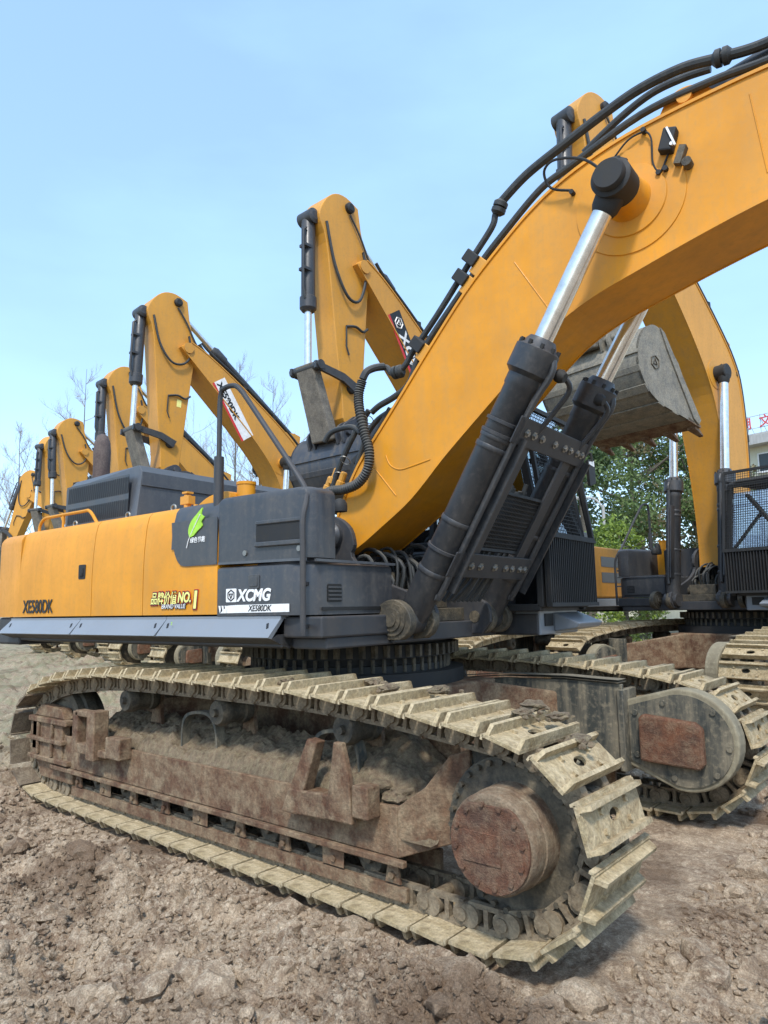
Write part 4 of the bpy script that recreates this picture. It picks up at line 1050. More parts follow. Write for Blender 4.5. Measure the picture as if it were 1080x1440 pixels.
# big pipe runs over the boom
def hose(pts, y, r, nm='hydraulic_pipe', mat='hose', k=6, ripple=0, n=10, sub=None):
    e = U(); P = [(p[0], y if len(p) < 3 else p[2], p[1]) for p in pts]; e.tube(spline(P, k), r, n, ripple=ripple); return e.build(nm, mat, ROOT)
hose([(4.4, 4.80), (3.8, 4.78), (3.4, 4.75), (3.16, 4.785), (2.94, 4.83), (2.68, 4.82), (2.44, 4.76), (2.14, 4.66), (1.87, 4.56), (1.66, 4.43)], -.25, .032)
hose([(1.66, 4.43), (1.62, 4.36), (1.585, 4.27), (1.41, 4.085), (1.275, 3.935), (1.09, 3.735), (.865, 3.51), (.80, 3.43), (.73, 3.385), (.66, 3.39), (.62, 3.44), (.59, 3.45)], -.25, .024)
hose([(3.05, 4.93), (2.88, 4.95), (2.68, 4.94), (2.46, 4.86), (2.2, 4.72)], .0, .026)
hose([(4.4, 4.66), (3.8, 4.63), (3.4, 4.62), (3.1, 4.64), (2.68, 4.62), (2.2, 4.47), (1.98, 4.39), (1.70, 4.18), (1.52, 4.03), (1.345, 3.855), (1.06, 3.575), (.93, 3.42), (.84, 3.25), (.70, 3.18), (.56, 3.14), (.48, 3.10)], -.28, .025)
hose([(3.4, 4.57), (2.7, 4.54), (2.2, 4.39), (1.8, 4.17)], -.20, .014)
hose([(.98, 3.46), (.86, 3.30), (.72, 3.19), (.5, 3.13), (.38, 3.08), (.28, 2.98), (.2, 2.8), (.1, 2.55), (.08, 2.2)], -.10, .024)
hose([(.50, 3.10), (.36, 2.95), (.22, 2.75), (.12, 2.55), (.08, 2.3)], -.34, .024)
hose([(.62, 3.12), (.46, 2.92), (.30, 2.70), (.2, 2.5), (.14, 2.2)], -.22, .024)
hose([(.60, 3.45, -.27), (.565, 3.43, -.34), (.53, 3.39, -.40), (.505, 3.33, -.42)], -.42, .03)
cp = spline([(.50, -.42, 3.32), (.47, -.43, 3.20), (.50, -.45, 3.05), (.55, -.46, 2.88), (.60, -.47, 2.73), (.58, -.47, 2.60), (.48, -.46, 2.51), (.33, -.45, 2.48), (.18, -.45, 2.48), (.06, -.45, 2.42), (.0, -.45, 2.30)], 14)
e = U(); e.tube(cp, .036, 12, ripple=.11); e.build('corrugated_hose', 'hose', ROOT)
hose([(.04, 2.92), (.10, 2.98), (.2, 3.0), (.34, 2.99), (.42, 2.93)], -.35, .022)
# pipe clamps, flanges and ties
for (x, z, y, ax) in ((1.655, 4.40, -.25, (-.45, 0, -.9)), (3.16, 4.785, -.25, (1, 0, -.1)), (.72, 3.385, -.25, (1, 0, 0))):
    e = U(); a = Vector(ax).normalized(); e.lathe(Vector((x, y, z))-a*.035, a, [(.03, -.02), (.052, 0), (.052, .03), (.03, .032), (.03, .04), (.052, .042), (.052, .07), (.03, .09)], 14); e.build('pipe_flange', 'hose', ROOT)
for (x, z, dx, dz) in ((1.44, 4.06, .72, .69), (1.35, 3.94, .72, .69), (.95, 3.53, .72, .69)):
    e = U(); q = Matrix.Rotation(-math.atan2(dz, dx), 3, 'Y'); e.box(x-.045, x+.045, -.33, -.12, z-.06, z+.065, rot=q); e.build('pipe_clamp', 'black', ROOT, .008)
    e = U(); e.box(x-.01, x+.12, -.31, -.14, z-.13, z-.03, rot=q); e.build('clamp_block', 'yellow_old', ROOT, .006)
for x, z, y in ((.50, 3.02, -.42), (.30, 2.72, -.40), (.18, 2.62, -.33), (.42, 3.06, -.25), (.12, 2.5, -.36)):
    e = U(); e.tube([(x+.034*math.cos(R_(t)), y+.034*math.cos(R_(t+70)), z+.028*math.sin(R_(t))) for t in range(0, 360, 30)], .004, 5, closed=True); e.build('cable_tie', 'bolt', ROOT)
for x, z in ((.10, 2.56), (.17, 2.52), (.03, 2.5)):
    e = U(); e.lathe((x, -.33, z), (.45, 0, .9), [(.02, 0), (.036, .01), (.036, .06), (.028, .065), (.028, .13), (.02, .14)], 10); e.build('hose_fitting', 'yellow_old', ROOT)
# stick and bucket of the near machine (beyond the picture)
stick_and_bucket(ROOT, MU, (5.65, 4.13), R_(8), 'bucket', 'yellow')
# writing on the near machine
def side_text(name, txt, size, mat, u, w, y=-1.507, **k): return lettering(name, txt, size, mat, ROOT, Pu((u, y, w)), Ru((1, 0, 0)), Ru((0, 0, 1)), **k)
side_text('model_lettering', 'XE580DK', .155, 'blackdecal', -2.50, 1.58, bold=.0028, sx=.80)
side_text('brand_lettering', 'XCMG', .102, 'white', .335, 1.628, y=-1.5085, bold=.004, shear=.22, sx=1.0)
e = U(); e.prism([(.17, 1.552), (.20, 1.552), (.80, 1.555), (.80, 1.604), (.32, 1.603), (.24, 1.60)], -1.5085, -1.5065); e.build('name_stripe', 'white', ROOT)
e = U()
for k in range(3): x = .155+k*.03; e.prism([(x, 1.60), (x+.008, 1.575), (x+.014, 1.552), (x+.022, 1.575), (x+.018, 1.60)], -1.5115, -1.509)
e.each('stripe_flame', 'white', ROOT)
side_text('name_lettering', 'XE580DK', .052, 'blackdecal', .44, 1.563, y=-1.5092, bold=.001, shear=.25, sx=.95)
e = U(); e.prism(rrect(.225, .325, 1.622, 1.708, .006), -1.5085, -1.5065); lg = e.build('brand_badge', 'white', ROOT)
e = U(); c = (.275, 1.665)
e.tube([(c[0]+.034*math.cos(R_(t+30)), -1.5095, c[1]+.034*math.sin(R_(t+30))) for t in range(0, 360, 60)], .0045, 4, closed=True)
e.tube([(c[0]+.019*math.cos(R_(t)), -1.5095, c[1]+.019*math.sin(R_(t))) for t in (30, 150, 270)], .0055, 4, closed=True)
e.build('badge_mark', 'blackdecal', lg)
for off, mat, bold, yy in ((.0, 'red', .010, -1.5062), (0, 'blackdecal', .0072, -1.5074), (0, 'cream', .0012, -1.5086)):
    side_text('award_lettering', '品牌价值', .092, mat, -.60, 1.628, y=yy, bold=bold, shear=.2, sx=.82)
    side_text('award_lettering', 'NO.', .095, mat, -.285, 1.632, y=yy, bold=bold+.002, shear=.2, sx=.85)
    side_text('award_lettering', '1', .165, mat, -.142, 1.590, y=yy, bold=bold+.003, shear=.1, sx=1.1)
side_text('award_lettering', 'BRAND VALUE', .043, 'blackdecal', -.47, 1.590, y=-1.5065, bold=.004, shear=.2, sx=.95)
side_text('award_lettering', 'BRAND VALUE', .043, 'white', -.47, 1.590, y=-1.508, bold=.0, shear=.2, sx=.95)
# leaf emblem
e = U(); e.prism(spl2([(-.155, 2.07), (-.17, 2.12), (-.14, 2.18), (-.08, 2.225), (-.02, 2.265), (-.03, 2.22), (-.0, 2.20), (-.03, 2.17), (-.02, 2.14), (-.07, 2.11), (-.11, 2.08)], 3), -1.518, -1.5105)
lf = e.build('leaf_emblem', 'lime', ROOT)
e = U(); e.tube(spline([(-.19, -1.513, 2.0), (-.165, -1.514, 2.06), (-.11, -1.519, 2.13), (-.04, -1.52, 2.22)], 4), .004, 5); e.build('leaf_vein', 'white', lf)
side_text('emblem_lettering', '绿色节能', .042, 'white', -.155, 2.035, y=-1.512, bold=.0005, shear=.15, sx=.95)
side_text('skirt_mark', 'Z', .03, 'lime', -.29, 1.478, y=-1.556)
# mud clods stuck on the shoes and the wheels
rnd = random.Random(5)
clods = [((-.62, .26, .60), .09), ((-.52, .34, .56), .10), ((-.74, .2, .64), .07), ((-.45, .42, .54), .08), ((-.85, .35, .70), .08), ((.30, .40, .95), .055), ((.18, .44, 1.04), .05), ((.05, .35, 1.06), .045), ((.02, .50, 1.075), .06), ((-.5, .42, 1.125), .05), ((-.75, .30, 1.135), .05), ((-1.0, .45, 1.14), .045), ((-1.5, .2, 1.145), .05)]
for k, (p, r) in enumerate(clods):
    e = MB(Matrix.Translation((2.235, -1.6, 0))); e.blob(p, r, (1, 1.3, .42), .28, 3, k); 
    for j in range(5): e.blob((p[0]+rnd.uniform(-.09, .09), p[1]+rnd.uniform(-.1, .1), p[2]-.01), rnd.uniform(.01, .022), (1, 1, .7), .4, 1, k*7+j)
    e.each('mud_clod', 'mud', ROOT)

# ================================================================== the other machines
def machine(detail):
    r = empty('excavator'); undercarriage(r, detail, False); upper(r, Matrix.Identity(4)); return r
I4 = Matrix.Identity(4)
def place(r, cx, cy, cz, hx, hy, sc=1.0):
    r.location = (cx, cy, cz); r.rotation_euler = (0, 0, math.atan2(hy, hx)); r.scale = (sc,)*3
near = machine(True); far = machine(False)
fars = [far]+[copy_tree(far) for _ in range(5)]
GR = 'excavators parked in the yard'
place(near, *RPOS)
arm(near, I4, T=R_T, a=R_(R_A), bmat='bucket', mat='yellow_old', mark=True, cyl_y=.40, bang=R_(R_B))
tag(near, 'excavator at the right facing the camera, dusty grey bucket raised beside its caged cab', 'excavator', GR)
labels = ['excavator behind the nearest one, tall folded arm with a red striped logo and dark bucket',
          'excavator with folded arm and white label, second behind the nearest one, bucket over its hood',
          'excavator with orange folded arm standing right of the rusty exhaust stack',
          'excavator with folded arm just left of the rusty exhaust stack, rounded loop hose',
          'excavator with a slim folded arm, second from the left end of the row',
          'excavator at the far left end of the row, arm slanting down with bundled hoses']
for k, (r, (pos, T, a, bm, mt, dec, bg), lb) in enumerate(zip(fars, ROW, labels)):
    place(r, *pos); arm(r, I4, T=T, a=R_(a), bmat=bm, mat=mt, decal=dec, bang=R_(bg), var=k); tag(r, lb, 'excavator', GR)
SOIL = [(.25, .17, .11), (.47, .355, .24), (.76, .63, .46), (.14, .085, .05)]
# label, x, y, height
TREES_BARE = [('bare tree at the far left edge behind the row', -37.1, 13.1, 11.8), ('bare tree rising behind the two leftmost folded arms', -34, 15.1, 14.6),
  ('bare tree behind the handrail, left of the dark bucket', -28.2, 20.6, 15), ('bare tree right behind the diagonal handrail pipe', -29.9, 24.8, 15.5), ('slender bare tree seen under the second folded arm', -32.2, 18.4, 15)]
TREES_LEAFY = [('leafy_tree', 'tall dark green tree left of the lamp post', 'tree', -9.3, 22.0, 8.6, 5.0, ('leafdark', 'leafmid'), 28800, 0.079),
  ('leafy_tree', 'broad green tree behind the raised bucket teeth', 'tree', -9.0, 26.4, 9.5, 6.2, ('leafmid', 'leafdark', 'leafdry'), 36000, 0.086),
  ('leafy_tree', 'dark green tree behind the upright cylinder of the right machine', 'tree', -7.4, 29.2, 9.0, 5.0, ('leafdark', 'leafmid'), 21600, 0.086),
  ('bush', 'bright yellow-green bush in front of the darker trees', 'bush', -6.4, 17.9, 3.9, 3.0, ('leafbright', 'leafmid'), 16200, 0.058),
  ('leafy_tree', 'dark green tree showing between the cab and the boom of the nearest machine', 'tree', -8.6, 12.6, 4.6, 4.0, ('leafdark', 'leafmid'), 21600, 0.072),
  ('bush', 'dry brown-green bush bank below the cream building', 'bush', -5.0, 26.6, 6.4, 4.6, ('leafdry', 'leafmid'), 25200, 0.079),
  ('bush', 'brownish scrub right of the dry bush bank, below the sign', 'bush', -2.6, 27.6, 6.2, 5.0, ('leafdry', 'leafdark'), 21600, 0.079)]
BLD = (-7.35, 37.95, R_(-15), 9.6)
WALL = (-14, 10, 35, 2.0)
LAMP = (-7.4, 19.4, 4.6)
SUN = (148, 52, 2.0, 7)
SKYP = (1.0, 1.0, 1.3, .13, .24, (4.3, 7.1, 10.4, 1), .145)
EXPO = 0.8

# ================================================================== ground
def hash2(ix, iy, s):
    h = (ix.astype(np.int64)*374761393 + iy.astype(np.int64)*668265263 + s*1442695041) & 0x7fffffff
    h = ((h ^ (h >> 13))*1274126177) & 0x7fffffff
    return ((h ^ (h >> 16)) & 0xffff)/65535.
def vnoise(x, y, s):
    ix = np.floor(x); iy = np.floor(y); fx = x-ix; fy = y-iy; fx = fx*fx*(3-2*fx); fy = fy*fy*(3-2*fy)
    a = hash2(ix, iy, s); b = hash2(ix+1, iy, s); c = hash2(ix, iy+1, s); d = hash2(ix+1, iy+1, s)
    return (a*(1-fx)+b*fx)*(1-fy)+(c*(1-fx)+d*fx)*fy
def fbm(x, y, s, o=4):
    t = 0; am = .5
    for k in range(o): t = t+am*(vnoise(x*2**k, y*2**k, s+k)-.5); am *= .5
    return t
def clod(x, y, s, dens=1.):
    """rounded lumps: height 0..1"""
    ix = np.floor(x); iy = np.floor(y); best = np.zeros_like(x)
    for dx in (-1, 0, 1):
        for dy in (-1, 0, 1):
            cx = ix+dx; cy = iy+dy
            px = cx+.15+.7*hash2(cx, cy, s); py = cy+.15+.7*hash2(cx, cy, s+1); r = .30+.45*hash2(cx, cy, s+2); h = hash2(cx, cy, s+3); on_ = (hash2(cx, cy, s+4) < dens)
            st = .7+.6*hash2(cx, cy, s+5)
            d2 = (((x-px)*st)**2+((y-py)/st)**2)/(r*r)
            best = np.maximum(best, np.where((d2 < 1) & on_, np.sqrt(np.clip(1-d2, 0, 1))*r*(.4+.8*h), 0))
    return best
CX, CY = 1.791, -2.743
def base_height(x, y):
    t = np.clip((y-4.6)/2.2, 0, 1); z = .13*t*t*(3-2*t)
    far_ = np.clip((np.hypot(x-CX, y-CY)-26)/40, 0, 1)
    right = np.clip((x+6+.25*y)/16, 0, 1)*np.clip((y-20)/26, 0, 1)
    return z + right*.6 + .12*fbm(x*.35, y*.35, 11, 3)*np.clip((np.hypot(x+2, y-1.5)-4.2)/2, .15, 1)
def ground_z(x, y, fine=True):
    z = base_height(x, y)
    under = np.clip(np.maximum(np.abs(x+2.15)-2.75, np.abs(y-1.6)-1.7)/.25, 0, 1)      # beneath the near machine
    press = 1-.75*(1-under)
    rough = .55+1.0*np.clip(fbm(x*.55, y*.55, 31, 3)*2.2+.45, 0, 1)
    wx = x+.06*fbm(x*6, y*6, 5, 2); wy = y+.06*fbm(x*6, y*6, 9, 2)
    d = .10*fbm(x*1.3, y*1.3, 41, 4)
    for sc, am, s, de in ((2.6, .24, 50, .5), (5.5, .60, 60, .6), (11, .75, 70, .75), (24, .6, 80, .8), (48, .5, 85, .8)):
        d = d + clod(wx*sc+s, wy*sc, s, de)*am/sc
    d = d + .010*fbm(x*40, y*40, 90, 3)
    # ruts running past the tracks on the right
    u = (x-1.7)*.62+(y-1.4)*.78; v = -(x-1.7)*.78+(y-1.4)*.62
    for c, w, dep in ((.0, .24, .085), (.62, .20, .07), (-1.6, .25, .05)):
        g = np.exp(-((v-c+.06*np.sin(u*1.7))/w)**2)*np.clip((x-.6)/.4, 0, 1)
        d = d*(1-.55*g) - dep*g + .012*g*np.sin(u*44+2*np.sin(v*8))
    near_ = np.clip(1.4-np.hypot(x-CX, y-CY)/60, .2, 1)
    return z + (d-.012)*rough*press*near_ - .012*(1-under) + .13*np.exp(-(((x+4.85)/.38)**2+((y+.02)/.30)**2))*np.clip(1.3+fbm(x*9, y*9, 15, 3)*3, .4, 1.6) + .035*np.exp(-((y+.10)/.07)**2)*np.clip(fbm(x*2.2, 0*y, 19, 2)*5, 0, 1)*((x > -4.6) & (x < .2))
import time as _t
ang_f = np.radians(np.linspace(-6, 100, 560)); ang_r = np.radians(np.linspace(100, 354, 90)[1:-1])
# direction angle measured from +x, the picture looks toward about 130 degrees
ang = np.concatenate([np.radians(np.linspace(82, 178, 620)), np.radians(np.linspace(178, 442, 100)[1:-1])])
rad = [.15, .5, .9]; 
while rad[-1] < 7: rad.append(rad[-1]*1.0056)
while rad[-1] < 30: rad.append(rad[-1]*1.012)
while rad[-1] < 900: rad.append(rad[-1]*1.07)
rad = np.array(rad)
A, Rr = np.meshgrid(ang, rad)
X = CX+Rr*np.cos(A); Y = CY+Rr*np.sin(A); Z = ground_z(X, Y)
na, nr = len(ang), len(rad)
me = bpy.data.meshes.new('ground')
co = np.stack([X.ravel(), Y.ravel(), Z.ravel()], 1).astype(np.float32)
co = np.vstack([co, [[CX, CY, 0]]]).astype(np.float32)
i, j = np.meshgrid(np.arange(nr-1), np.arange(na), indexing='ij'); jn = (j+1) % na
quads = np.stack([i*na+j, i*na+jn, (i+1)*na+jn, (i+1)*na+j], -1).reshape(-1, 4)[:, ::-1]
tri = np.stack([np.full(na, nr*na), (np.arange(na)+0) % na, (np.arange(na)+1) % na], 1)
me.vertices.add(len(co)); me.vertices.foreach_set('co', co.ravel())
nl = quads.size+tri.size; me.loops.add(nl); me.loops.foreach_set('vertex_index', np.concatenate([quads.ravel(), tri.ravel()]).astype(np.int32))
npoly = len(quads)+len(tri); me.polygons.add(npoly)
me.polygons.foreach_set('loop_start', np.concatenate([np.arange(len(quads))*4, len(quads)*4+np.arange(len(tri))*3]).astype(np.int32))
me.update(calc_edges=True); me.validate()
me.polygons.foreach_set('use_smooth', np.ones(len(me.polygons), dtype=bool))
def groundmat():
    m, nt, b = _nodes('churned_soil')
    co = nt.nodes.new('ShaderNodeTexCoord').outputs['Object']
    n0 = _noise(nt, co, .55, 5, .6); n1 = _noise(nt, co, 3.5, 7, .65); n2 = _noise(nt, co, 30, 8, .75); n3 = _noise(nt, co, 130, 6, .7)
    col = _mix(nt, _ramp(nt, n1, [(.36, 0.), (.62, 1.)]), SOIL[0], SOIL[1])
    col = _mix(nt, _math(nt, 'MULTIPLY', _ramp(nt, n2, [(.45, 0.), (.68, 1.)]), .75), col, SOIL[2])
    col = _mix(nt, _math(nt, 'MULTIPLY', _ramp(nt, _noise(nt, co, .9, 8, .62), [(.50, 0.), (.58, 1.)]), .75), col, SOIL[3])
    # greenish weeds far away on the left
    sp = nt.nodes.new('ShaderNodeSeparateXYZ'); nt.links.new(co, sp.inputs[0])
    g = nt.nodes.new('ShaderNodeMapRange'); g.inputs[1].default_value = -4.6; g.inputs[2].default_value = -8; nt.links.new(sp.outputs[0], g.inputs[0])
    col = _mix(nt, _math(nt, 'MULTIPLY', g.outputs[0], _ramp(nt, n1, [(.4, .1), (.6, .8)])), col, (.24, .235, .14))
    sp3 = _ramp(nt, n3, [(.3, .45), (.7, 1.5)])
    mm = nt.nodes.new('ShaderNodeMix'); mm.data_type = 'RGBA'; mm.blend_type = 'MULTIPLY'; mm.inputs[0].default_value = .9
    nt.links.new(col, mm.inputs[6]); nt.links.new(sp3, mm.inputs[7])
    nt.links.new(mm.outputs[2], b.inputs['Base Color']); b.inputs['Roughness'].default_value = .92; b.inputs['Specular IOR Level'].default_value = .25
    h = _math(nt, 'ADD', _math(nt, 'MULTIPLY', n2, .6), _math(nt, 'MULTIPLY', n3, .4))
    _bump(nt, b, h, .9, .035)
    return m
M['soil'] = groundmat()
me.materials.append(M['soil'])
g = bpy.data.objects.new('ground', me); COL.objects.link(g); g['kind'] = 'structure'
# loose clods and stones on top
rng = np.random.default_rng(4)
protos = []
for k in range(7):
    bm = bmesh.new(); bmesh.ops.create_icosphere(bm, subdivisions=2, radius=1)
    vs = []
    for v in bm.verts:
        q = 1+.55*mnoise.noise(v.co*1.4+Vector((k*5, 0, 0)))+.35*mnoise.noise(v.co*3.8+Vector((0, k*3, 0))); vs.append((v.co.x*q, v.co.y*q*.85, v.co.z*q*.7))
    protos.append((np.array(vs), np.array([[v.index for v in f.verts] for f in bm.faces]))); bm.free()
VV = []; FF = []; off = 0
N = 20000
for k in range(N):
    th = math.radians(rng.uniform(84, 176)); r_ = 1.6+8.5*rng.random()**1.5
    x = CX+r_*math.cos(th); y = CY+r_*math.sin(th)
    if -4.7 < x < .45 and .03 < y < 3.2: continue
    s = .006+.024*rng.random()**2.5+(.03+.035*rng.random() if rng.random() < .02 else 0); s *= (1+.06*r_)
    v, f = protos[k % 7]; a = rng.uniform(0, 6.28); c_, s_ = math.cos(a), math.sin(a); tl = rng.uniform(-.6, .6)
    w = v*s; w = np.stack([w[:, 0]*c_-w[:, 1]*s_, w[:, 0]*s_+w[:, 1]*c_, w[:, 2]+w[:, 0]*tl*.5], 1)
    VV.append(w+np.array([x, y, 0])); FF.append(f+off); off += len(v)
V0 = VV; F0 = FF
ico = bmesh.new(); bmesh.ops.create_icosphere(ico, subdivisions=1, radius=1); iv_ = np.array([v.co[:] for v in ico.verts]); if_ = np.array([[v.index for v in f.verts] for f in ico.faces]); ico.free()
NS = 52000
th = np.radians(rng.uniform(84, 176, NS)); r_ = 1.5+5.5*rng.random(NS)**1.3; px_ = CX+r_*np.cos(th); py_ = CY+r_*np.sin(th)
dens = fbm(px_*1.1, py_*1.1, 77, 3)+.5*fbm(px_*4, py_*4, 78, 2)
ok = ~((px_ > -4.7) & (px_ < .5) & (py_ > .03) & (py_ < 3.2)) & (dens > -.12)
px_, py_, r_ = px_[ok], py_[ok], r_[ok]; K = len(px_)
s_ = (.0035+.009*rng.random(K)**2)*(1+.12*r_)
off_ = iv_[None]*(1+.35*rng.normal(size=(K, len(iv_), 1)).clip(-1.2, 1.2))*s_[:, None, None]*np.array([1, .9, .75])
small = off_+np.stack([px_, py_, ground_z(px_, py_)+s_*.25], 1)[:, None]
me = bpy.data.meshes.new('soil_crumbs'); me.from_pydata(small.reshape(-1, 3).tolist(), [], (if_[None]+(np.arange(K)*len(iv_))[:, None, None]).reshape(-1, 3).tolist()); me.materials.append(M['soil'])
o = bpy.data.objects.new('soil_crumbs', me); COL.objects.link(o); o['kind'] = 'stuff'
VV_ = np.vstack(VV); n_each = len(protos[0][0]); cen = VV_.reshape(-1, n_each, 3).mean(1); zz = ground_z(cen[:, 0], cen[:, 1]); VV_ = VV_.reshape(-1, n_each, 3); VV_[:, :, 2] += (zz+.004)[:, None]
VV_ = VV_.reshape(-1, 3)
me = bpy.data.meshes.new('dirt_clods'); me.from_pydata(VV_.tolist(), [], np.vstack(FF).tolist()); me.materials.append(M['soil'])
o = bpy.data.objects.new('dirt_clods', me); COL.objects.link(o); o['kind'] = 'stuff'

# ================================================================== trees, building, sky
def gz(x, y): return float(ground_z(np.array([float(x)]), np.array([float(y)]))[0])
M['bark'] = rusty('bark', (.10, .085, .065), (.16, .14, .11), (.2, .18, .14), .3, .9, .4, 4)
M['twig'] = plain('grey_twig', (.30, .27, .24), .9)
def leafmat(name, c0, c1):
    m, nt, b = _nodes(name)
    gi = nt.nodes.new('ShaderNodeNewGeometry').outputs['Random Per Island']
    nt.links.new(_mix(nt, gi, c0, c1), b.inputs['Base Color']); b.inputs['Roughness'].default_value = .6
    b.inputs['Specular IOR Level'].default_value = .3
    tl = nt.nodes.new('ShaderNodeBsdfTranslucent'); nt.links.new(_mix(nt, gi, c0, c1), tl.inputs[0])
    mx = nt.nodes.new('ShaderNodeMixShader'); mx.inputs[0].default_value = .3
    nt.links.new(b.outputs[0], mx.inputs[1]); nt.links.new(tl.outputs[0], mx.inputs[2]); nt.links.new(mx.outputs[0], nt.nodes['Material Output'].inputs[0])
    return m
M['leafdark'] = leafmat('dark_leaves', (.055, .10, .035), (.12, .17, .07))
M['leafmid'] = leafmat('mid_leaves', (.09, .15, .04), (.20, .26, .10))
M['leafbright'] = leafmat('bright_leaves', (.16, .24, .035), (.28, .36, .07))
M['leafdry'] = leafmat('dry_leaves', (.18, .15, .08), (.28, .24, .13))
def bare_tree(label, x, y, h, seed, spread=.38, lean=0):
    rnd = random.Random(seed); root = empty('bare_tree', (x, y, gz(x, y)-.1)); tag(root, label, 'tree', 'bare trees behind the machines')
    tr = MB(); pts = [(lean*t*t*.4+rnd.uniform(-.03, .03)*h*.1, rnd.uniform(-.03, .03)*h*.1, h*t) for t in (0, .15, .3, .45, .6, .75, .9, 1)]
    P = spline(pts, 3)
    for a, b_ in zip(P, P[1:]):
        r = lambda p: max(.010, h*.0065*(1-p.z/h)+.006); tr.cyl(a, b_, r(a), r(b_), n=6, caps=False)
    tr.build('trunk', 'bark', root)
    cr = MB()
    def br(p, d, L, r, lvl):
        k = 4; q = p; dd = d
        for i in range(k):
            dd = (dd+Vector((rnd.uniform(-.12, .12), rnd.uniform(-.12, .12), rnd.uniform(-.02, .14)))).normalized(); nq = q+dd*L/k
            cr.cyl(q, nq, r*(1-i/k*.7), r*(1-(i+1)/k*.7), n=4, caps=False)
            if lvl < 4:
                for _ in range(2 if lvl < 3 else 1):
                    if rnd.random() < .85:
                        a = Vector((rnd.uniform(-1, 1), rnd.uniform(-1, 1), rnd.uniform(-.1, .7))).normalized()
                        br(nq, (dd*.9+a*.8).normalized(), L*rnd.uniform(.35, .55), r*.5, lvl+1)
            q = nq
    nb = 24
    for i in range(nb):
        t = .22+.76*i/nb; p = P[int(t*(len(P)-1))]; a = rnd.uniform(0, 6.28)
        el = rnd.uniform(.5, 1.0)
        br(p, Vector((math.cos(a), math.sin(a), el)).normalized(), h*spread*(1.08-t)*rnd.uniform(.7, 1.1), h*.0022*(1.2-t)+.005, 1)
    cr.build('crown', 'twig', root)
for k, a in enumerate(TREES_BARE): bare_tree(*a, seed=20+k)
def leafy(name, label, cat, x, y, h, w, mats, n, leaf, seed, trunk=True, group=None, base=.12):
    rg = np.random.default_rng(seed); root = empty(name, (x, y, gz(x, y)-.1)); tag(root, label, cat, group)
    if trunk:
        tr = MB(); P = spline([(0, 0, 0), (.03*h, .01*h, .3*h), (-.01*h, .02*h, .6*h), (.02*h, 0, .92*h)], 4)
        for a, b_ in zip(P, P[1:]): tr.cyl(a, b_, .022*h*(1.05-a.z/h)+.01, .022*h*(1.05-b_.z/h)+.01, n=8, caps=False)
        for k in range(9):
            a = rg.uniform(0, 6.28); t = rg.uniform(.25, .8); p = Vector((.01*h, .01*h, t*h)); e_ = p+Vector((math.cos(a)*w*.4, math.sin(a)*w*.4, h*.14)); tr.cyl(p, e_, .009*h, .003*h, n=5, caps=False)
        tr.build('trunk', 'bark', root)
    nc = 46; cc = []
    for k in range(nc):
        t = rg.random(); rad = (math.sin(math.pi*min(1, (t*.85+.15)))**.7)*w*.5
        a = rg.uniform(0, 6.28); r_ = rad*math.sqrt(rg.random())*1.0; cc.append((r_*math.cos(a), r_*math.sin(a), h*(base+(1-base)*t*.97), rg.uniform(.09, .2)*w))
    cc = np.array(cc)
    for mi, mt in enumerate(mats):
        m_ = n//len(mats); sel = rg.integers(0, nc, m_); sel = sel[(sel % len(mats) == mi) | (rg.random(m_) < .25)]
        c = cc[sel]; q = rg.normal(size=(len(sel), 3)); q /= np.linalg.norm(q, axis=1)[:, None]; q *= (c[:, 3]*rg.random(len(sel))**.4)[:, None]; q[:, 2] *= .75
        p = c[:, :3]+q; u = rg.normal(size=(len(sel), 3)); u /= np.linalg.norm(u, axis=1)[:, None]; v = np.cross(u, rg.normal(size=(len(sel), 3))); v /= np.linalg.norm(v, axis=1)[:, None]
        s = leaf*(.6+.8*rg.random(len(sel)))[:, None]
        V = np.stack([p-u*s, p+v*s*.5, p+u*s, p-v*s*.5], 1).reshape(-1, 3); F = np.arange(len(V)).reshape(-1, 4)
        me = bpy.data.meshes.new('crown'); me.from_pydata(V.tolist(), [], F.tolist()); me.materials.append(M[mt]); o = bpy.data.objects.new('crown', me); COL.objects.link(o); o.parent = root
for k, a in enumerate(TREES_LEAFY): leafy(*a, seed=40+k)
# building with the red sign
M['render_wall'] = paint('cream_wall', (.62, .60, .46), (.35, .3, .2), .25, .8, .05, .1, 0, .7)
M['concrete'] = paint('concrete', (.42, .42, .40), (.2, .19, .16), .35, .85, .08, .2, 0, .7)
M['windowdark'] = plain('dark_window', (.03, .035, .03), .12)
M['signred'] = plain('sign_red', (.60, .09, .08), .5)
BX, BY_, BA, BH = BLD
b = empty('building', (BX, BY_, 0), BA); tag(b, 'cream flat-roofed building with red roof letters beyond the caged cab', 'building')
e = MB(); e.box(0, 16, 0, 9, 0, BH); e.build('wall', 'render_wall', b)
e = MB(); e.box(-.5, 16.5, -.8, 9.4, BH, BH+.45); e.box(-.3, 16.3, -.6, 9.2, BH+.45, BH+.6); rf = e.build('roof', 'concrete', b)
for fl in (0, 1):
    z = BH-1.35-fl*3
    for x in (1.0, 4.2, 7.4, 10.6):
        e = MB(); e.box(x, x+1.15, -.03, .02, z, z+.95); w_ = e.build('window', 'windowdark', b)
        e = MB()
        for q in (x-.05, x+.55, x+1.1): e.box(q, q+.06, -.07, -.03, z-.03, z+.98)
        e.box(x-.05, x+1.16, -.07, -.03, z+.92, z+.98); e.box(x-.08, x+1.2, -.14, -.03, z-.1, z); e.build('frame', 'white', w_)
sg = empty('roof_sign', (BX, BY_, BH+.6), BA); tag(sg, 'red Chinese letters standing on the roof edge of the cream building', 'sign')
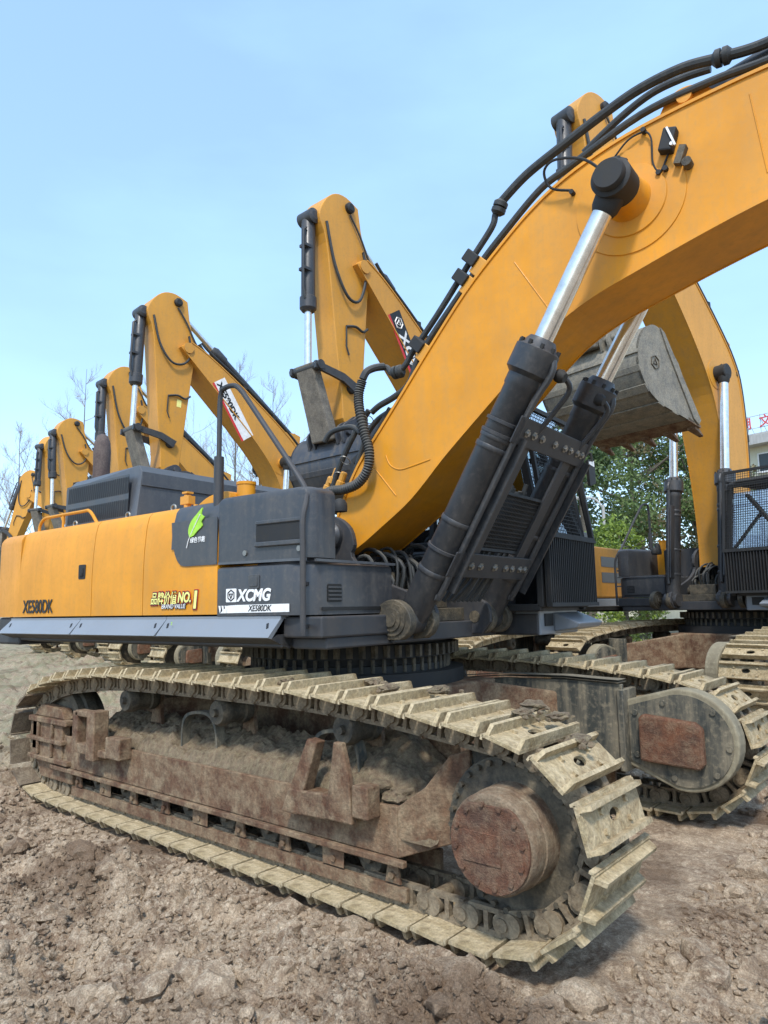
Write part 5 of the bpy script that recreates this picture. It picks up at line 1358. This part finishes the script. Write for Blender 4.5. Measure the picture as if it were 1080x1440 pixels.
for k, ch in enumerate('湖文工'):
    lettering('sign_letter', ch, .66, 'signred', sg, Vector((.35+k*1.05, -.5, .35)), (1, 0, 0), (0, 0, 1), bold=.008, ext=.02)
e = MB()
e.beam((.1, -.44, .3), (3.5, -.44, .3), .03, .03); e.beam((.1, -.44, .95), (3.5, -.44, .95), .03, .03)
for k in range(6): x = .15+k*.65; e.beam((x, -.44, 0), (x, -.44, 1.0), .025, .025); e.beam((x, -.44, .8), (x, .3, 0), .02, .02)
e.build('sign_frame', 'concrete', sg)
w_ = MB(); w_.box(WALL[0], WALL[1], WALL[2], WALL[2]+.25, 0, WALL[3]); w_.box(WALL[0]-.05, WALL[1]+.05, WALL[2]-.06, WALL[2]+.31, WALL[3], WALL[3]+.1)
tag(w_.build('boundary_wall', 'render_wall', None), 'long pale boundary wall at the far right of the yard', 'wall')
lp = empty('street_lamp', (LAMP[0], LAMP[1], gz(LAMP[0], LAMP[1]))); tag(lp, 'pale lamp post standing in front of the green trees', 'lamp post')
e = MB(); e.lathe((0, 0, 0), (0, 0, 1), [(.11, 0), (.10, .1), (.07, .4), (.05, LAMP[2]-.2), (.05, LAMP[2])], 12); e.build('pole', 'concrete', lp)
e = MB(); e.tube(spline([(0, 0, LAMP[2]-.1), (-.3, 0, LAMP[2]+.25), (-.9, 0, LAMP[2]+.35)], 5), .035, 8); e.box(-1.35, -.85, -.12, .12, LAMP[2]+.28, LAMP[2]+.38); e.build('lamp_arm', 'concrete', lp)

# world
w = bpy.data.worlds.new('World'); scene.world = w; w.use_nodes = True; nt = w.node_tree; bg = nt.nodes['Background']
sky = nt.nodes.new('ShaderNodeTexSky'); sky.sky_type = 'NISHITA'; sky.sun_disc = False; sky.sun_elevation = R_(SUN[1]); sky.sun_rotation = R_(SUN[0])
sky.air_density = SKYP[0]; sky.dust_density = SKYP[1]; sky.ozone_density = SKYP[2]; sky.altitude = 200
tc = nt.nodes.new('ShaderNodeTexCoord'); mp = nt.nodes.new('ShaderNodeMapping'); mp.inputs['Scale'].default_value = (1, 1, 3.2); nt.links.new(tc.outputs['Generated'], mp.inputs[0])
nz = nt.nodes.new('ShaderNodeTexNoise'); nz.inputs['Scale'].default_value = 2.1; nz.inputs['Detail'].default_value = 6; nz.inputs['Roughness'].default_value = .5; nt.links.new(mp.outputs[0], nz.inputs['Vector'])
cl = _ramp(nt, nz.outputs['Fac'], [(.42, 0.), (.80, 1.)])
mx = nt.nodes.new('ShaderNodeMix'); mx.data_type = 'RGBA'; nt.links.new(_math(nt, 'ADD', _math(nt, 'MULTIPLY', cl, SKYP[3]), SKYP[4]), mx.inputs[0]); nt.links.new(sky.outputs[0], mx.inputs[6]); mx.inputs[7].default_value = SKYP[5]
nt.links.new(mx.outputs[2], bg.inputs[0]); bg.inputs[1].default_value = SKYP[6]
sl = bpy.data.lights.new('sun', 'SUN'); sl.energy = SUN[2]; sl.angle = R_(SUN[3]); sl.color = (1, .955, .89)
so = bpy.data.objects.new('sun', sl); COL.objects.link(so)
az = R_(SUN[0]); el = R_(SUN[1])
# sky rotation is measured clockwise from +y
dv = Vector((math.sin(az)*math.cos(el), math.cos(az)*math.cos(el), math.sin(el)))
so.rotation_euler = dv.to_track_quat('Z', 'Y').to_euler()

cam = bpy.data.cameras.new('camera'); cob = bpy.data.objects.new('camera', cam); COL.objects.link(cob); scene.camera = cob
yaw, pit, rol, fpx = R_(-40.0), R_(7.73), R_(-1.02), 989.
fw = Vector((math.sin(yaw)*math.cos(pit), math.cos(yaw)*math.cos(pit), math.sin(pit))); rt = Vector((math.cos(yaw), -math.sin(yaw), 0)); upv = rt.cross(fw)
rt, upv = rt*math.cos(rol)+upv*math.sin(rol), upv*math.cos(rol)-rt*math.sin(rol)
cob.matrix_world = Matrix(((rt.x, upv.x, -fw.x, 1.791), (rt.y, upv.y, -fw.y, -2.743), (rt.z, upv.z, -fw.z, 1.571), (0, 0, 0, 1)))
cam.sensor_fit = 'VERTICAL'; cam.sensor_height = 24; cam.lens = fpx/1440*24; cam.clip_end = 3000; cam.clip_start = .05
scene.view_settings.view_transform = 'Standard'; scene.view_settings.look = 'None'; scene.view_settings.gamma = 1; scene.view_settings.exposure = EXPO
scene.render.engine = 'CYCLES'
scene.render.resolution_x = 768; scene.render.resolution_y = 1024
